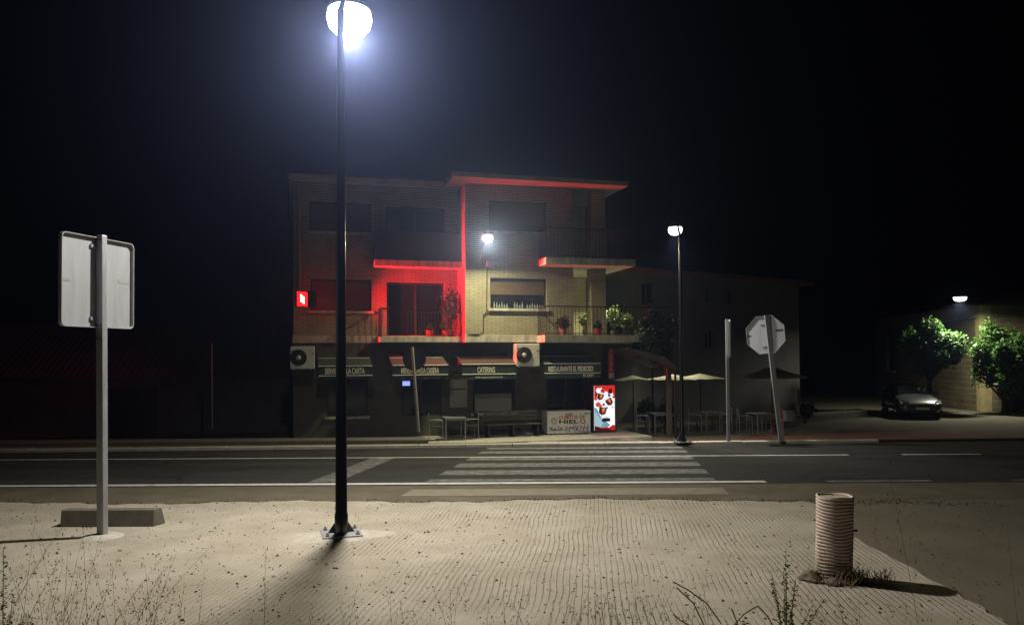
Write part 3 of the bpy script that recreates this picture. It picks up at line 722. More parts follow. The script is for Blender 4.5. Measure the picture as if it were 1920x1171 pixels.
# a bit of green print in the corner
fl('hielo', .86, .97, .93, .84, GRNP, shear=.3)

# vending machine with a lit front
off = .95; a = FP(1114, 723, off); b = FP(1153, 812, off); w = b[0] - a[0]; h = a[1] - .1
t = bthing('vending_machine', 'tall vending machine with a glowing red and white front of iced drinks', 'vending machine', (a[0] + b[0]) / 2, -off, .1)
mb = MB(); mb.box(-w / 2 - .03, w / 2 + .09, .02, .80, .03, h + .03); mb.build('cabinet', mat('dark_red_enamel', (.06, .008, .007), .4), t, bevel=.015)
def pic(name, poly, col, s, d):
    mb = MB(); mb.prism([((x - .5) * w, z * h) for x, z in poly], -d, .019 if d < .002 else -d + .0012, None); return mb.build(name, mat_emit('lit_' + name, col, s), t)
def disc(x, z, rx, rz, n=16, ph=0): return [(x + rx * math.cos(2 * math.pi * i / n + ph), z + rz * math.sin(2 * math.pi * i / n + ph)) for i in range(n)]
pic('front_panel', [(0, .05), (1, .05), (1, 1), (0, 1)], (.93, .97, 1.0), 1.15, .001)
pic('red_top', [(0, 1), (0, .70), (.1, .69), (.28, .74), (.45, .82), (.62, .84), (.8, .78), (.93, .72), (1, .74), (1, 1)], (.85, .02, .012), .9, .004)
pic('red_swirl', [(.02, .80), (.2, .72), (.4, .78), (.55, .92), (.3, .9), (.1, .92)], (.55, .01, .01), .7, .0065)
pic('teal_shade', [(0, .54), (.12, .52), (.26, .38), (.4, .28), (.62, .22), (.78, .16), (.6, .1), (0, .1)], (.22, .48, .55), .75, .004)
pic('teal_light', [(.02, .46), (.2, .36), (.42, .2), (.3, .12), (.02, .14)], (.45, .70, .76), .8, .0065)
pic('red_base', [(0, .05), (0, .16), (.08, .18), (.2, .165), (.32, .12), (.45, .105), (.55, .125), (.68, .105), (.8, .13), (.9, .165), (1, .15), (1, .05)], (.75, .025, .015), .7, .004)
pic('dark_base', [(0, .05), (0, .14), (.1, .15), (.3, .10), (.5, .085), (.65, .09), (.8, .06), (.8, .05)], (.16, .005, .006), .5, .0065)
def tilted(x, z, pts, a):
    ca, sa = math.cos(a), math.sin(a); return [(x + (u * ca - v * sa), z + (u * sa + v * ca) * .44) for u, v in pts]
for x, z, r_, a in ((.30, .775, .155, -.35), (.72, .665, .17, .5), (.40, .475, .19, -.2)):
    pic('glass_rim', tilted(x, z, [(-r_ * 1.1, r_ * 1.3), (r_ * 1.1, r_ * 1.3), (r_ * .95, -r_ * .9), (0, -r_ * 1.35), (-r_ * .95, -r_ * .9)], a), (.86, .84, .86), .9, .009)
    pic('drink', tilted(x, z, [(-r_, r_ * .7), (r_, r_ * .9), (r_ * .85, -r_ * .8), (0, -r_ * 1.2), (-r_ * .85, -r_ * .8)], a), (.10, .012, .008), .6, .0115)
    pic('orange_slice', tilted(x, z, [(-r_ * .35, r_ * .5), (r_ * .55, r_ * .7), (r_ * .5, -r_ * .2), (r_ * .1, -r_ * .8), (-r_ * .15, -r_ * .2)], a), (.85, .17, .035), .85, .014)
    pic('orange_glint', tilted(x, z, [(r_ * .1, r_ * .3), (r_ * .4, r_ * .55), (r_ * .35, -r_ * .1)], a), (1, .55, .25), .95, .0155)
    pic('glass_foam', tilted(x, z, [(-r_ * .9, r_ * 1.25), (r_ * .2, r_ * 1.15), (r_ * .9, r_ * 1.2), (r_ * .5, r_ * .8), (-r_ * .5, r_ * .75)], a), (.95, .93, .95), 1, .014)
    pic('glass_stem', tilted(x, z, [(-.02, -r_ * 1.3), (.02, -r_ * 1.3), (.025, -r_ * 2.0), (.11, -r_ * 2.2), (-.10, -r_ * 2.2), (-.025, -r_ * 2.0)], a), (.62, .64, .70), .8, .009)
pic('glass_stem', [(.36, .36), (.42, .36), (.62, .30), (.75, .31), (.62, .33)], (.55, .6, .66), .7, .009)
for x, z, rx in ((.2, .90, .13), (.33, .94, .05), (.57, .84, .1), (.80, .80, .14), (.40, .66, .14), (.55, .74, .07), (.25, .64, .09)): pic('ice_cube', disc(x, z, rx, rx * .46, 6, x * 9), (.93, .92, .95), 1.05, .0165)
for x, z, rx in ((.18, .60, .13), (.5, .9, .06), (.30, .57, .08)): pic('fruit', disc(x, z, rx, rx * .42, 9), (.80, .10, .06), .85, .019)
for x, z, rx in ((.72, .795, .07), (.45, .60, .06), (.62, .53, .04)): pic('dark_fruit', disc(x, z, rx, rx * .42, 8), (.02, .015, .06), .5, .0215)
pic('display', [(.70, .83), (.86, .83), (.86, .93), (.70, .93)], (.06, .005, .008), .5, .0215)
pic('tray_slot', [(.36, .255), (.40, .23), (.76, .235), (.78, .30), (.40, .315)], (.02, .022, .035), .6, .009)
mb = MB(); mb.box(w / 2 + .005, w / 2 + .085, -.005, .018, .1, h); mb.build('button_panel', BLKP, t)
for zq in (.74, .30):
    mb = MB(); mb.box(w / 2 + .02, w / 2 + .07, -.015, -.006, h * zq, h * (zq + .02)); mb.build('lock', CHROME, t)
mb = MB(); mb.box(-w / 2, w / 2, -.003, .018, .03, .05 * h); mb.build('kick_plate', BLKMET, t)
area_light('panel_light', (0, -.06, h * .5), 3.0, (1, .93, .9), w * .95, (R(90), 0, 0), t, 180, h * .9)

# notice board
a = FP(843.5, 711, .03); b = FP(876, 763, .03)
t = bthing('notice_board', 'grey notice board with a dark bar on the wall between two awnings', 'notice board', (a[0] + b[0]) / 2, -.002, (a[1] + b[1]) / 2)
w, h = b[0] - a[0], a[1] - b[1]
mb = MB(); mb.box(-w / 2, w / 2, -.03, 0, -h / 2, h / 2); mb.build('board', GREYP, t, bevel=.006)
mb = MB(); mb.box(-w * .42, w * .42, -.035, -.031, h * .13, h * .175); mb.build('dark_bar', BLKP, t)
mb = MB()
for k in range(8): mb.box(-w * .4, w * (.1 + .03 * (k * 5 % 9)), -.033, -.031, -h * (.0 + .055 * k), -h * (.0 + .055 * k) + .012)
mb.build('faded_lines', GRYP, t)
# blue led display in the door
a = FP(761.5, 719, .05)
t = bthing('led_display', 'small blue and white LED text display by the shop door', 'LED display', a[0], -.05, a[1])
mb = MB(); mb.box(-.17, .17, 0, .045, -.13, .15); mb.build('case', BLKMET, t)
mb = MB(); g = random.Random(3)
for z, st in ((.06, .6), (.0, 1), (-.055, 1)):
    x = -.12
    while x < .12:
        wq = g.uniform(.012, .035); mb.box(x, min(x + wq, .13), -.006, -.001, z, z + .033 * (1 if st == 1 else .7)); x += wq + .008
mb.build('lit_text', mat_emit('lit_blue_led', (.30, .38, 1.0), 3.0), t)
mb = MB(); mb.box(-.155, .155, -.0009, -.0002, -.1, .12); mb.build('screen', mat_emit('lit_blue_screen', (.02, .02, .35), .12), t)

# hanging vertical sign at the right end
a = FP(1145.5, 682, .7)
t = bthing('blade_sign', 'narrow dark red vertical sign with white marks above the vending machine', 'sign', a[0], -.7, a[1])
mb = MB(); mb.box(-.11, .11, -.03, .03, -.55, .55); mb.build('sign_box', REDSIGN, t, bevel=.01)
mb = MB(); g = random.Random(8)
for k in range(6):
    z = .5 - k * .13
    mb.box(-.03, -.008, -.036, -.031, z - .09, z); mb.box(-.008, .035, -.036, -.031, z - .02 - .05 * (k % 2), z - .05 * (k % 2)); mb.box(.018, .036, -.036, -.031, z - .09, z - .05)
mb.build('white_marks', PIPING, t)
mb = MB(); mb.box(-.1, .1, -.036, -.031, -.5, -.32); mb.build('lower_panel', GREYP, t)
for zq in (.4, -.3):
    mb = MB(); mb.bar((0, .03, zq), (0, .7, zq), .03); mb.build('bracket', BLKMET, t)

# chairs and tables
def make_chair():
    t = thing('terrace_chair', '', 'chair')
    mb = MB()
    mb.box(-.22, .22, -.22, .22, .43, .455); mb.build('seat', WICK, t, bevel=.01)
    mb = MB(); mb.prism([(-.22, .52), (.22, .52), (.20, .86), (-.20, .86)], .21, .235); mb.build('backrest', WICK, t, bevel=.008)
    for sx in (-1, 1):
        mb = MB(); mb.tube([(sx * .235, -.22, 0), (sx * .225, -.215, .45), (sx * .225, -.20, .645)], .012, 7); mb.build('leg', CHAIRM, t)
        mb = MB(); mb.tube([(sx * .235, .24, 0), (sx * .225, .215, .45), (sx * .205, .24, .87)], .012, 7); mb.build('leg', CHAIRM, t)
        mb = MB(); mb.tube([(sx * .225, -.22, .645), (sx * .235, 0, .665), (sx * .215, .22, .66)], .014, 7); mb.build('armrest', CHAIRM, t)
    mb = MB(); mb.tube([(-.205, .24, .87), (.205, .24, .87)], .012, 7); mb.tube([(-.225, -.2, .425), (.225, -.2, .425)], .01, 6); mb.build('frame_rail', CHAIRM, t)
    return t
chair0 = make_chair(); used = [False]
def place_chair(p, rz, label, grp):
    c = chair0 if not used[0] else copy_tree(chair0); used[0] = True
    c.location = p; c.rotation_euler = (0, 0, rz); tag(c, label, 'chair', grp); return c
def make_table(p, rz, label, grp, w=.72, h=.74):
    t = thing('terrace_table', label, 'table', p, rz, grp)
    mb = MB(); mb.box(-w / 2, w / 2, -w / 2, w / 2, h - .03, h); mb.build('tabletop', CHAIRM, t, bevel=.01)
    for sx in (-1, 1):
        for sy in (-1, 1):
            mb = MB(); mb.bar((sx * (w / 2 - .04), sy * (w / 2 - .04), 0), (sx * (w / 2 - .04), sy * (w / 2 - .04), h - .03), .035); mb.build('leg', CHAIRM, t)
    mb = MB(); mb.box(-w / 2 + .06, w / 2 - .06, -w / 2 + .03, -w / 2 + .05, h - .09, h - .031); mb.build('apron', CHAIRM, t)
    return t
def bp(px, off, z=.1):
    s = S(px, off); p = B0 + fx * s - fy * off; return (p.x, p.y, BZ + z)
make_table(bp(850, 1.5), FA, 'small square metal table between two chairs under the notice board', None)
place_chair(bp(817, 1.6), FA + R(80), 'metal armchair left of the small table beside the leaning pole', 'chairs by the restaurant wall')
place_chair(bp(880, 1.5), FA - R(85), 'metal armchair right of the small table near the dark bench', 'chairs by the restaurant wall')
# long dark bench
a = S(908, 1.2); b = S(1010, 1.2)
t = bthing('bench', 'long dark slatted bench against the wall under the CATERING awning', 'bench', (a + b) / 2, -1.0, .1); w = (b - a) / 2
mb = MB()
for k in range(4): mb.box(-w, w, -.42 + k * .11, -.33 + k * .11, .41, .45)
mb.build('seat', mat('bench_wood', (.10, .085, .06), .6, var=.3), t)
mb = MB()
for k in range(3): mb.box(-w, w, .06, .09, .53 + k * .12, .62 + k * .12)
mb.build('backrest', bpy.data.materials['bench_wood'], t)
for sx in (-1, 0, 1):
    mb = MB(); x = sx * (w - .1); mb.box(x - .03, x + .03, -.4, .05, 0, .405); mb.box(x - .03, x + .03, .092, .12, 0, .88); mb.build('leg', BLKMET, t)
# balcony plants and pots
def leaf_cloud(mb, c, r, n, size, g, flat=1.0, droop=.2):
    for _ in range(n):
        while True:
            q = Vector((g.uniform(-1, 1), g.uniform(-1, 1), g.uniform(-1, 1)))
            if q.length < 1: break
        q = q * (0.55 + .45 * g.random()) if q.length > .6 else q
        p = Vector(c) + Vector((q.x * r[0], q.y * r[1], q.z * r[2]))
        s = size * g.uniform(.6, 1.25)
        M = Euler((g.uniform(-.9, .9), g.uniform(-.9, .9), g.uniform(0, 6.28))).to_matrix()
        vs = [p + M @ Vector(v) * s for v in ((-.5, 0, 0), (-.12, .3, .06), (.25, .24, .04), (.55, 0, -.06), (.25, -.24, .04), (-.12, -.3, .06))]
        mb.add(vs, [(0, 1, 2, 3), (0, 3, 4, 5)])
def pot_plant(s, y, z, r, h, label, leaf, grp, pot, n=120, size=.12):
    t = bthing('potted_plant', label, 'potted plant', s, y, z, grp); g = random.Random(int(s * 100))
    mb = MB(); mb.lathe([(.09, 0), (.13, .2), (.14, .22), (.12, .215), (.11, .18)], 14, capb=True); mb.build('pot', pot, t)
    mb = MB()
    for k in range(5):
        a = g.uniform(0, 6.28); mb.tube([(0, 0, .15), (.3 * r * math.cos(a), .3 * r * math.sin(a), h * .5), (.7 * r * math.cos(a), .7 * r * math.sin(a), h * .85)], [.012, .009, .004], 5)
    mb.build('stem', BARK, t)
    mb = MB(); leaf_cloud(mb, (0, 0, h * .62), (r, r, h * .42), n, size, g); mb.build('foliage', leaf, t, fix=False)
    return t
zl = Z(631, 780, .9)
pot_plant(S(845, .5), -.45, zl, .38, 1.75, 'tall dark climbing plant at the right end of the red lit balcony', LEAFD, 'plants on the balconies', REDSIGN, 420, .13)
pot_plant(S(836, .6), -.62, zl, .26, .62, 'short bushy plant in a red pot behind the red lit balcony rail', LEAFD, 'plants on the balconies', REDSIGN, 120, .1)
pot_plant(S(806, .6), -.6, zl, .14, .46, 'little plant in a red pot left of the bushy balcony plants', LEAFD, 'plants on the balconies', REDSIGN, 50, .09)
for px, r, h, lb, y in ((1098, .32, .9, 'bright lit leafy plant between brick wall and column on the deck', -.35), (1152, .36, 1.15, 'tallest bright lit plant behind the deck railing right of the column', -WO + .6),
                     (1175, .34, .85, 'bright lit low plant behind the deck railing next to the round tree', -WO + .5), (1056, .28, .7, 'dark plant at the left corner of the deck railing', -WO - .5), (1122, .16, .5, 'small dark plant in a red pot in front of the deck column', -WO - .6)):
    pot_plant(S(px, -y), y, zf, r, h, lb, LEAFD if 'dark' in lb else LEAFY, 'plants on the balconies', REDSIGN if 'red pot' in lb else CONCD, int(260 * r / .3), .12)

# ------------------------------------------------------------------ street lamps
def street_lamp(base, head, label, power, rb, rt, color=(1, .95, .86), plate=.26, lens_scale=1.0, rotp=.3, lens=None, tilt=(0, 0, 0), spread=176):
    t = thing('street_lamp', label, 'street lamp', base, 0, None)
    hd = Vector(head) - Vector(base); hz = hd.z; hv = Vector((hd.x, hd.y, 0))
    mb = MB(); top = hz + .10
    top = hz - .30
    mb.tube([(0, 0, .02), (0, 0, .28), (0, 0, .30), (0, 0, top * .5), (0, 0, top)], [rb * 1.14, rb * 1.14, rb, (rb + rt) / 2, rt], 20); mb.build('pole', BLACK, t)
    Mp = Matrix.Rotation(rotp, 4, 'Z')
    mb = MB(); mb.box(-plate, plate, -plate, plate, .017, .036, Mp); pl = mb.build('base_plate', GALV, t, bevel=.004)
    for sx in (-1, 1):
        for sy in (-1, 1):
            c = Mp @ Vector((sx * plate * .76, sy * plate * .76, 0)); mb = MB()
            mb.lathe([(.03, .036), (.03, .058), (.016, .058), (.016, .085)], 6, (c.x, c.y, 0), False, capt=True); mb.build('bolt', GALV, pl)
    mb = MB()
    for k in range(4):
        a = Mp @ Vector((math.cos(k * math.pi / 2), math.sin(k * math.pi / 2), 0)); b = Vector((-a.y, a.x, 0)) * .006
        p = [a * rb, a * (rb + .10), a * rb + Vector((0, 0, .15))]; q_ = [Vector((v.x, v.y, v.z + .036)) for v in p]
        mb.add([v + b for v in q_] + [v - b for v in q_], [(0, 1, 2), (5, 4, 3), (0, 3, 4, 1), (1, 4, 5, 2), (2, 5, 3, 0)])
    mb.build('gusset', BLACK, t)
    u = hv.normalized(); L = hv.length
    mb = MB(); mb.tube([(0, 0, hz - .32), u * L * .22 + Vector((0, 0, hz - .12)), u * L * .45 + Vector((0, 0, hz + .05)), u * (L - .1) + Vector((0, 0, hz + .15))], [rt * .8, rt * .7, rt * .55, rt * .5], 10); mb.build('arm', BLACK, t)
    Mh = Matrix.Translation(hv + Vector((0, 0, hz))) @ Matrix.Rotation(math.atan2(u.y, u.x), 4, 'Z')
    s = lens_scale
    mb = MB(); mb.lathe([(.001, .17), (.12 * s, .165), (.27 * s, .11), (.33 * s, .04), (.33 * s, .02)], 24); mb.v = [tuple(Mh @ Vector((v[0] * 1.15, v[1], v[2]))) for v in mb.v]; mb.build('lamp_housing', BLKMET, t)
    mb = MB(); mb.lathe([(.31 * s, .03), (.33 * s, -.08 * s), (.30 * s, -.2 * s), (.2 * s, -.3 * s), (.001, -.34 * s)], 24); mb.v = [tuple(Mh @ Vector((v[0] * 1.1, v[1], v[2]))) for v in mb.v]; mb.build('lamp_lens', lens or LENSC, t)
    area_light('lamp_light', hv + Vector((0, 0, hz - .36 * s)), power, color, .28, tilt, t, spread)
    return t
bA = G(640, 1002, .016); hA = at(655, 26, bA.y + .80)
street_lamp(bA, hA, 'black street lamp on a bolted steel base plate in the sand, its head glaring white', LAMP_A, .079, .046, tilt=(R(-8), R(-12), 0))
g = random.Random(6); mb = MB(); pp = []
for k in range(40):
    a = 2 * math.pi * k / 40; r_ = .46 + .10 * math.sin(2 * a + .6) + .05 * math.sin(5 * a) + g.uniform(-.02, .02); pp.append((bA.x + r_ * 1.25 * math.cos(a), bA.y - .05 + r_ * .9 * math.sin(a)))
n_ = len(pp); mb.add([(x, y, .0165) for x, y in pp] + [(bA.x + (x - bA.x) * .8, bA.y + (y - bA.y) * .8, .031) for x, y in pp], [tuple(range(n_, 2 * n_))] + [(i, (i + 1) % n_, (i + 1) % n_ + n_, i + n_) for i in range(n_)], True)
struct(mb.build('lamp_pad', mat('pale_cement', (.50, .46, .38), .95, var=.3, scale=7, bump=.5)))
bB = G(1279, 829.5, .06); bB.z = .06; hB = at(1266, 428, bB.y - .15 + .5)
LB = street_lamp(bB, hB, 'slim black street lamp standing at the far kerb near the terrace', LAMP_B, .06, .04, plate=.2, lens_scale=.58, spread=122)
ph = at(1252, 628, 30.0)
street_lamp(Vector((ph.x, ph.y + .5, -.4)), ph, 'short lamp post hidden behind the round dark tree, lighting the parasols', LAMP_HID, .05, .035, (1, .95, .62), plate=.14, lens_scale=.3, spread=156)

# ------------------------------------------------------------------ signs seen from behind
def sign_plate(poly, M, t, thick=.003, lipw=.028, inset=.012):
    "folded metal plate: flat sheet and a rim turned towards the viewer (-y)"
    mb = MB(); mb.prism(poly, 0, thick, M); p = mb.build('sign_panel', ALU, t)
    n = len(poly); cx = sum(a for a, _ in poly) / n; cz = sum(b for _, b in poly) / n
    mb = MB(); ri = []
    for a, b in poly:
        d = Vector((cx - a, cz - b)).normalized() * inset * .45; ri.append((a + d.x, b + d.y))
    for i in range(n):
        j = (i + 1) % n
        q_ = [poly[i], poly[j], ri[j], ri[i]]
        vs = [M @ Vector((x, -.0005, z)) for x, z in q_] + [M @ Vector((x, -lipw, z)) for x, z in q_]
        mb.add(vs, [(0, 1, 2, 3), (7, 6, 5, 4), (0, 4, 5, 1), (1, 5, 6, 2), (2, 6, 7, 3), (3, 7, 4, 0)])
    mb.build('sign_rim', ALU, t); return p
def rrect(w, h, r, n=5):
    o = []
    for cx, cz, a0 in ((w / 2 - r, h / 2 - r, 0), (-w / 2 + r, h / 2 - r, 90), (-w / 2 + r, -h / 2 + r, 180), (w / 2 - r, -h / 2 + r, 270)):
        for k in range(n + 1):
            a = R(a0 + 90 * k / n); o.append((cx + r * math.cos(a), cz + r * math.sin(a)))
    return o
def post(t, h, w, d, mt=GALV, top=(0, 0)):
    mb = MB(); q_ = [(-w / 2, -d / 2), (w / 2, -d / 2), (w / 2, d / 2), (-w / 2, d / 2)]
    vs = [(x, y, 0) for x, y in q_] + [(x + top[0], y + top[1], h) for x, y in q_]
    mb.add(vs, [(3, 2, 1, 0), (4, 5, 6, 7), (0, 1, 5, 4), (1, 2, 6, 5), (2, 3, 7, 6), (3, 0, 4, 7)])
    return mb.build('post', mt, t, bevel=.006)

# big rectangular sign on the left
bL = G(192, 1005, .016)
pl0 = at(119, 428, bL.y - .62); pl1 = at(254, 461, bL.y + .62)
vdir = Vector((pl1.x - pl0.x, pl1.y - pl0.y, 0)); wS = vdir.length; ang = math.atan2(vdir.y, vdir.x)
topz = (pl0.z + pl1.z) / 2; botz = (at(119, 608, bL.y - .62).z + at(254, 619, bL.y + .62).z) / 2; hS = topz - botz
t = thing('road_sign', 'large blank grey back of a rectangular road sign on a square steel post at left', 'road sign', bL, 0)
hp = at(190, 441, bL.y).z - bL.z
tw = at(190, 441, bL.y).x - bL.x
mb = MB(); Mr = Matrix.Rotation(R(-22), 4, 'Z'); w_, d_ = .125, .085
q_ = [Mr @ Vector(p) for p in ((-w_ / 2, -d_ / 2, 0), (w_ / 2, -d_ / 2, 0), (w_ / 2, d_ / 2, 0), (-w_ / 2, d_ / 2, 0))]
q_ = [Mr @ Vector(p) for p in ((-w_ / 2, -d_ / 2, 0), (w_ / 2, -d_ / 2, 0), (w_ / 2, d_ / 2, 0), (-w_ / 2, d_ / 2, 0))]
mb.add([(v.x, v.y, 0) for v in q_] + [(v.x + tw, v.y, hp) for v in q_], [(3, 2, 1, 0), (4, 5, 6, 7), (0, 1, 5, 4), (1, 2, 6, 5), (2, 3, 7, 6), (3, 0, 4, 7)])
po = mb.build('post', GALV, t, bevel=.012)
cc = (pl0 + pl1) / 2
nrm = Vector((math.sin(ang), -math.cos(ang), 0))
Mpl = Matrix.Translation((cc.x - bL.x, cc.y - bL.y, (topz + botz) / 2 - bL.z)) @ Matrix.Rotation(ang, 4, 'Z')
# bring the panel just behind the post
pc = Vector((tw * .8, 0, 0)); off = (Vector((cc.x - bL.x, cc.y - bL.y, 0)) - pc).dot(nrm)
Mpl = Matrix.Translation(-nrm * (off + .075)) @ Mpl
sign_plate(rrect(wS, hS, .07), Mpl, t, lipw=.05, inset=.03)
for zz in (hS * .40, -hS * .40): mb = MB(); mb.box(-.13, .13, -.028, -.001, zz - .022, zz + .022, Mpl); mb.build('clamp', GALV, t)
mb = MB(); mb.box(-wS * .47, -wS * .36, -.004, -.0008, -.02, .012, Mpl); mb.build('sticker', GRYP, t)
mb = MB(); mb.box(wS * .30, wS * .46, -.004, -.0008, .03, .085, Mpl); mb.build('sticker', GRYP, t)
mb = MB()
for zq in (hp - .06, hp - 1.22, hp - 1.40):
    for s_ in (-.03, .03): 
        c = Mr @ Vector((s_, -d_ / 2 - .002, 0)); mb.lathe([(.011, -.011), (.011, .011)], 8, (c.x + tw * zq / hp, c.y, zq), capb=True, capt=True)
mb.build('rivet', BLKMET, po)
mb = MB(); mb.lathe([(.27, .0), (.22, .02), (.14, .035)], 14, capt=True); mb.build('concrete_footing', CONC, t)

# octagon sign, leaning
bS = G(1465, 828, .05); tS = at(1437.5, 591, bS.y)
t = thing('stop_sign', 'leaning octagonal stop sign seen from its blank grey back on a square post', 'road sign', bS, 0)
dv = tS - bS
post(t, dv.z, .13, .08, top=(dv.x, dv.y))
cS = at(1438, 627, bS.y); ro = .555
yawS = R(-32)
octp = [(ro * math.cos(R(22.5 + 45 * k)), ro * math.sin(R(22.5 + 45 * k))) for k in range(8)]
Ml = Matrix.Translation((cS.x - bS.x, .09, cS.z - bS.z)) @ Matrix.Rotation(yawS, 4, 'Z') @ Matrix.Rotation(math.atan2(-dv.x, dv.z) * -.75, 4, 'Y')
sign_plate(octp, Ml, t, lipw=.045, inset=.02)
mb = MB(); mb.box(.27, .47, -.004, -.0008, .06, .11, Ml); mb.build('sticker', BLKP, t)
mb = MB(); mb.box(-.50, -.40, -.004, -.0008, -.02, .02, Ml); mb.build('sticker', BLKP, t)
for zz in (.3, -.3): mb = MB(); mb.box(-.12, .12, -.03, -.001, zz - .02, zz + .02, Ml); mb.build('clamp', GALV, t)

# thin sign seen edge on
bE = G(1366, 828.5, .05); tE = at(1363, 598, bE.y)
t = thing('road_sign', 'narrow road sign seen edge on, its pale post right of the far street lamp', 'road sign', bE, 0)
dv = tE - bE; post(t, dv.z, .085, .05, top=(dv.x, dv.y))
zc = (at(1362, 601, bE.y).z + at(1362, 668, bE.y).z) / 2 - bE.z; hh = at(1362, 599, bE.y).z - at(1362, 668, bE.y).z
Me = Matrix.Translation((dv.x * .9 + .075, .06, zc)) @ Matrix.Rotation(R(72), 4, 'Z')
sign_plate(rrect(.62, hh, .05), Me, t, lipw=.04)
# small sign edge on, far left
bF = G(398, 828, 0.0); bF.z = .055; tF = at(397.5, 644, bF.y)
t = thing('road_sign', 'thin dark road sign seen edge on by the low brick wall at left', 'road sign', bF, 0)
dv = tF - bF; mb = MB(); mb.tube([(0, 0, 0), (dv.x, 0, dv.z)], .03, 10); mb.build('post', GALV, t)
zc = (at(397, 645, bF.y).z + at(397, 704, bF.y).z) / 2 - bF.z; hh = at(397, 645, bF.y).z - at(397, 704, bF.y).z
sign_plate(rrect(.6, hh, .05), Matrix.Translation((-.015, .05, zc)) @ Matrix.Rotation(R(-70), 4, 'Z'), t, lipw=.03)
# leaning round sign
bR = G(785, 829.5, 0.0); bR.z = .05; tR = at(772.5, 650, bR.y)
t = thing('road_sign', 'round dark road sign on a leaning grey pole in front of the second awning', 'road sign', bR, 0)
dv = tR - bR; mb = MB(); mb.tube([(0, 0, 0), (dv.x, 0, dv.z)], .05, 12); mb.build('post', RENDER, t)
c = at(774, 672, bR.y) - bR
mb = MB(); mb.lathe([(.001, 0), (.36, 0), (.37, .012), (.37, .03)], 28); Mq = Matrix.Translation((c.x + .04, .08, c.z)) @ Matrix.Rotation(R(90), 4, 'X'); mb.v = [tuple(Mq @ Vector(v)) for v in mb.v]
mb.build('sign_panel', mat('dull_sign_back', (.03, .03, .03), .7), t)

# ------------------------------------------------------------------ parking stop block
bP = G(209, 987, .016); xa, xb = G(119, 987).x, G(291, 987).x
t = None
mb = MB(); hb = .235
Lb = xb - xa
vs = [(-Lb / 2, 0, 0), (Lb / 2, 0, 0), (Lb / 2 + .07, .24, 0), (-Lb / 2 - .02, .24, 0), (-Lb / 2, .03, hb), (Lb / 2, .03, hb), (Lb / 2 + .03, .20, hb), (-Lb / 2, .20, hb)]
mb.add(vs, [(3, 2, 1, 0), (4, 5, 6, 7), (0, 1, 5, 4), (1, 2, 6, 5), (2, 3, 7, 6), (3, 0, 4, 7)])
o = mb.build('parking_block', CONCD, None, bevel=.012); o.location = ((xa + xb) / 2, bP.y, .016)
tag(o, 'low dark concrete parking block lying on the sand behind the left sign post', 'concrete block')

# ------------------------------------------------------------------ ribbed pipe bollard
bb = G(1564, 1084, .016); zt = at(1562, 928, bb.y).z - .016; rp = (at(1596, 1000, bb.y).x - at(1530, 1000, bb.y).x) / 2
t = thing('pipe_bollard', 'pinkish ribbed plastic pipe filled with concrete, standing in the sand by the side road', 'bollard', bb, 0)
mb = MB(); prof = []; n = 25
for k in range(n):
    z = zt * k / n; st = zt / n; prof += [(rp * .945, z + .02 * st), (rp * .945, z + .18 * st), (rp, z + .32 * st), (rp, z + .84 * st), (rp * .945, z + .98 * st)]
prof += [(rp * .97, zt), (rp * .90, zt), (rp * .90, zt - .03)]
mb.lathe(prof, 40)
def dent(v):
    x, y, z = v; a = math.atan2(y, x); k = 1 + .018 * math.sin(2 * a + z * 2.1) + .012 * math.sin(3 * a - z * 5) - .05 * max(0, 1 - ((a + 1.1) ** 2 + ((z - .52) * 2.2) ** 2) / .35)
    return (x * k + .02 * z, y * k, z + .006 * math.sin(a * 3 + z * 7))
mb.v = [dent(v) for v in mb.v]
pb = mb.build('pipe', PIPE, t)
mb = MB(); g = random.Random(2); vs = [(0, 0, zt - .012)]
for rr in (.45, .9):
    for k in range(24): vs.append((rr * rp * math.cos(k * math.pi / 12), rr * rp * math.sin(k * math.pi / 12), zt - .02 + g.uniform(-.008, .01)))
mb.add(vs, [(0, 1 + k, 1 + (k + 1) % 24) for k in range(24)] + [(1 + k, 25 + k, 25 + (k + 1) % 24, 1 + (k + 1) % 24) for k in range(24)], True); mb.build('concrete_fill', CONF, t)
mb = MB(); mb.tube([(rp * .95, 0, zt * .57), (rp + .07, .01, zt * .575)], .012, 8); mb.build('bolt', BLKMET, t)

def rock(mb, c, r, g):
    bm = bmesh.new(); bmesh.ops.create_icosphere(bm, subdivisions=2, radius=1)
    ph = [g.uniform(0, 6) for _ in range(6)]; sx, sy, sz = g.uniform(.8, 1.3), g.uniform(.7, 1.2), g.uniform(.5, .8)
    for v in bm.verts:
        k = 1 + .16 * math.sin(v.co.x * 2.7 + ph[0]) + .14 * math.sin(v.co.y * 3.3 + ph[1]) + .12 * math.sin(v.co.z * 4 + ph[2]) + .06 * math.sin(v.co.x * 7 + v.co.y * 6 + ph[3])
        v.co = Vector((v.co.x * sx, v.co.y * sy, v.co.z * sz)) * k * r
    mb.add([Vector(c) + v.co for v in bm.verts], [tuple(v.index for v in f.verts) for f in bm.faces]); bm.free()
g = random.Random(4)
for i, (dx_, dy_, r, lb) in enumerate(((-.27, -.06, .10, 'largest grey stone at the left foot of the ribbed pipe'), (-.10, -.20, .07, 'middle sized stone in front of the ribbed pipe'), (.02, -.22, .05, 'small stone in front of the ribbed pipe'),
                            (.12, -.19, .06, 'stone at the right front of the ribbed pipe beside dry stubble'), (-.17, -.17, .045, 'small stone tucked between the two larger stones by the pipe'))):
    mb = MB(); rock(mb, (0, 0, r * .3), r, g); o = mb.build('stone', STONEP); o.location = (bb.x + dx_, bb.y + dy_, .012)
    tag(o, lb, 'stone', 'stones at the foot of the pipe')
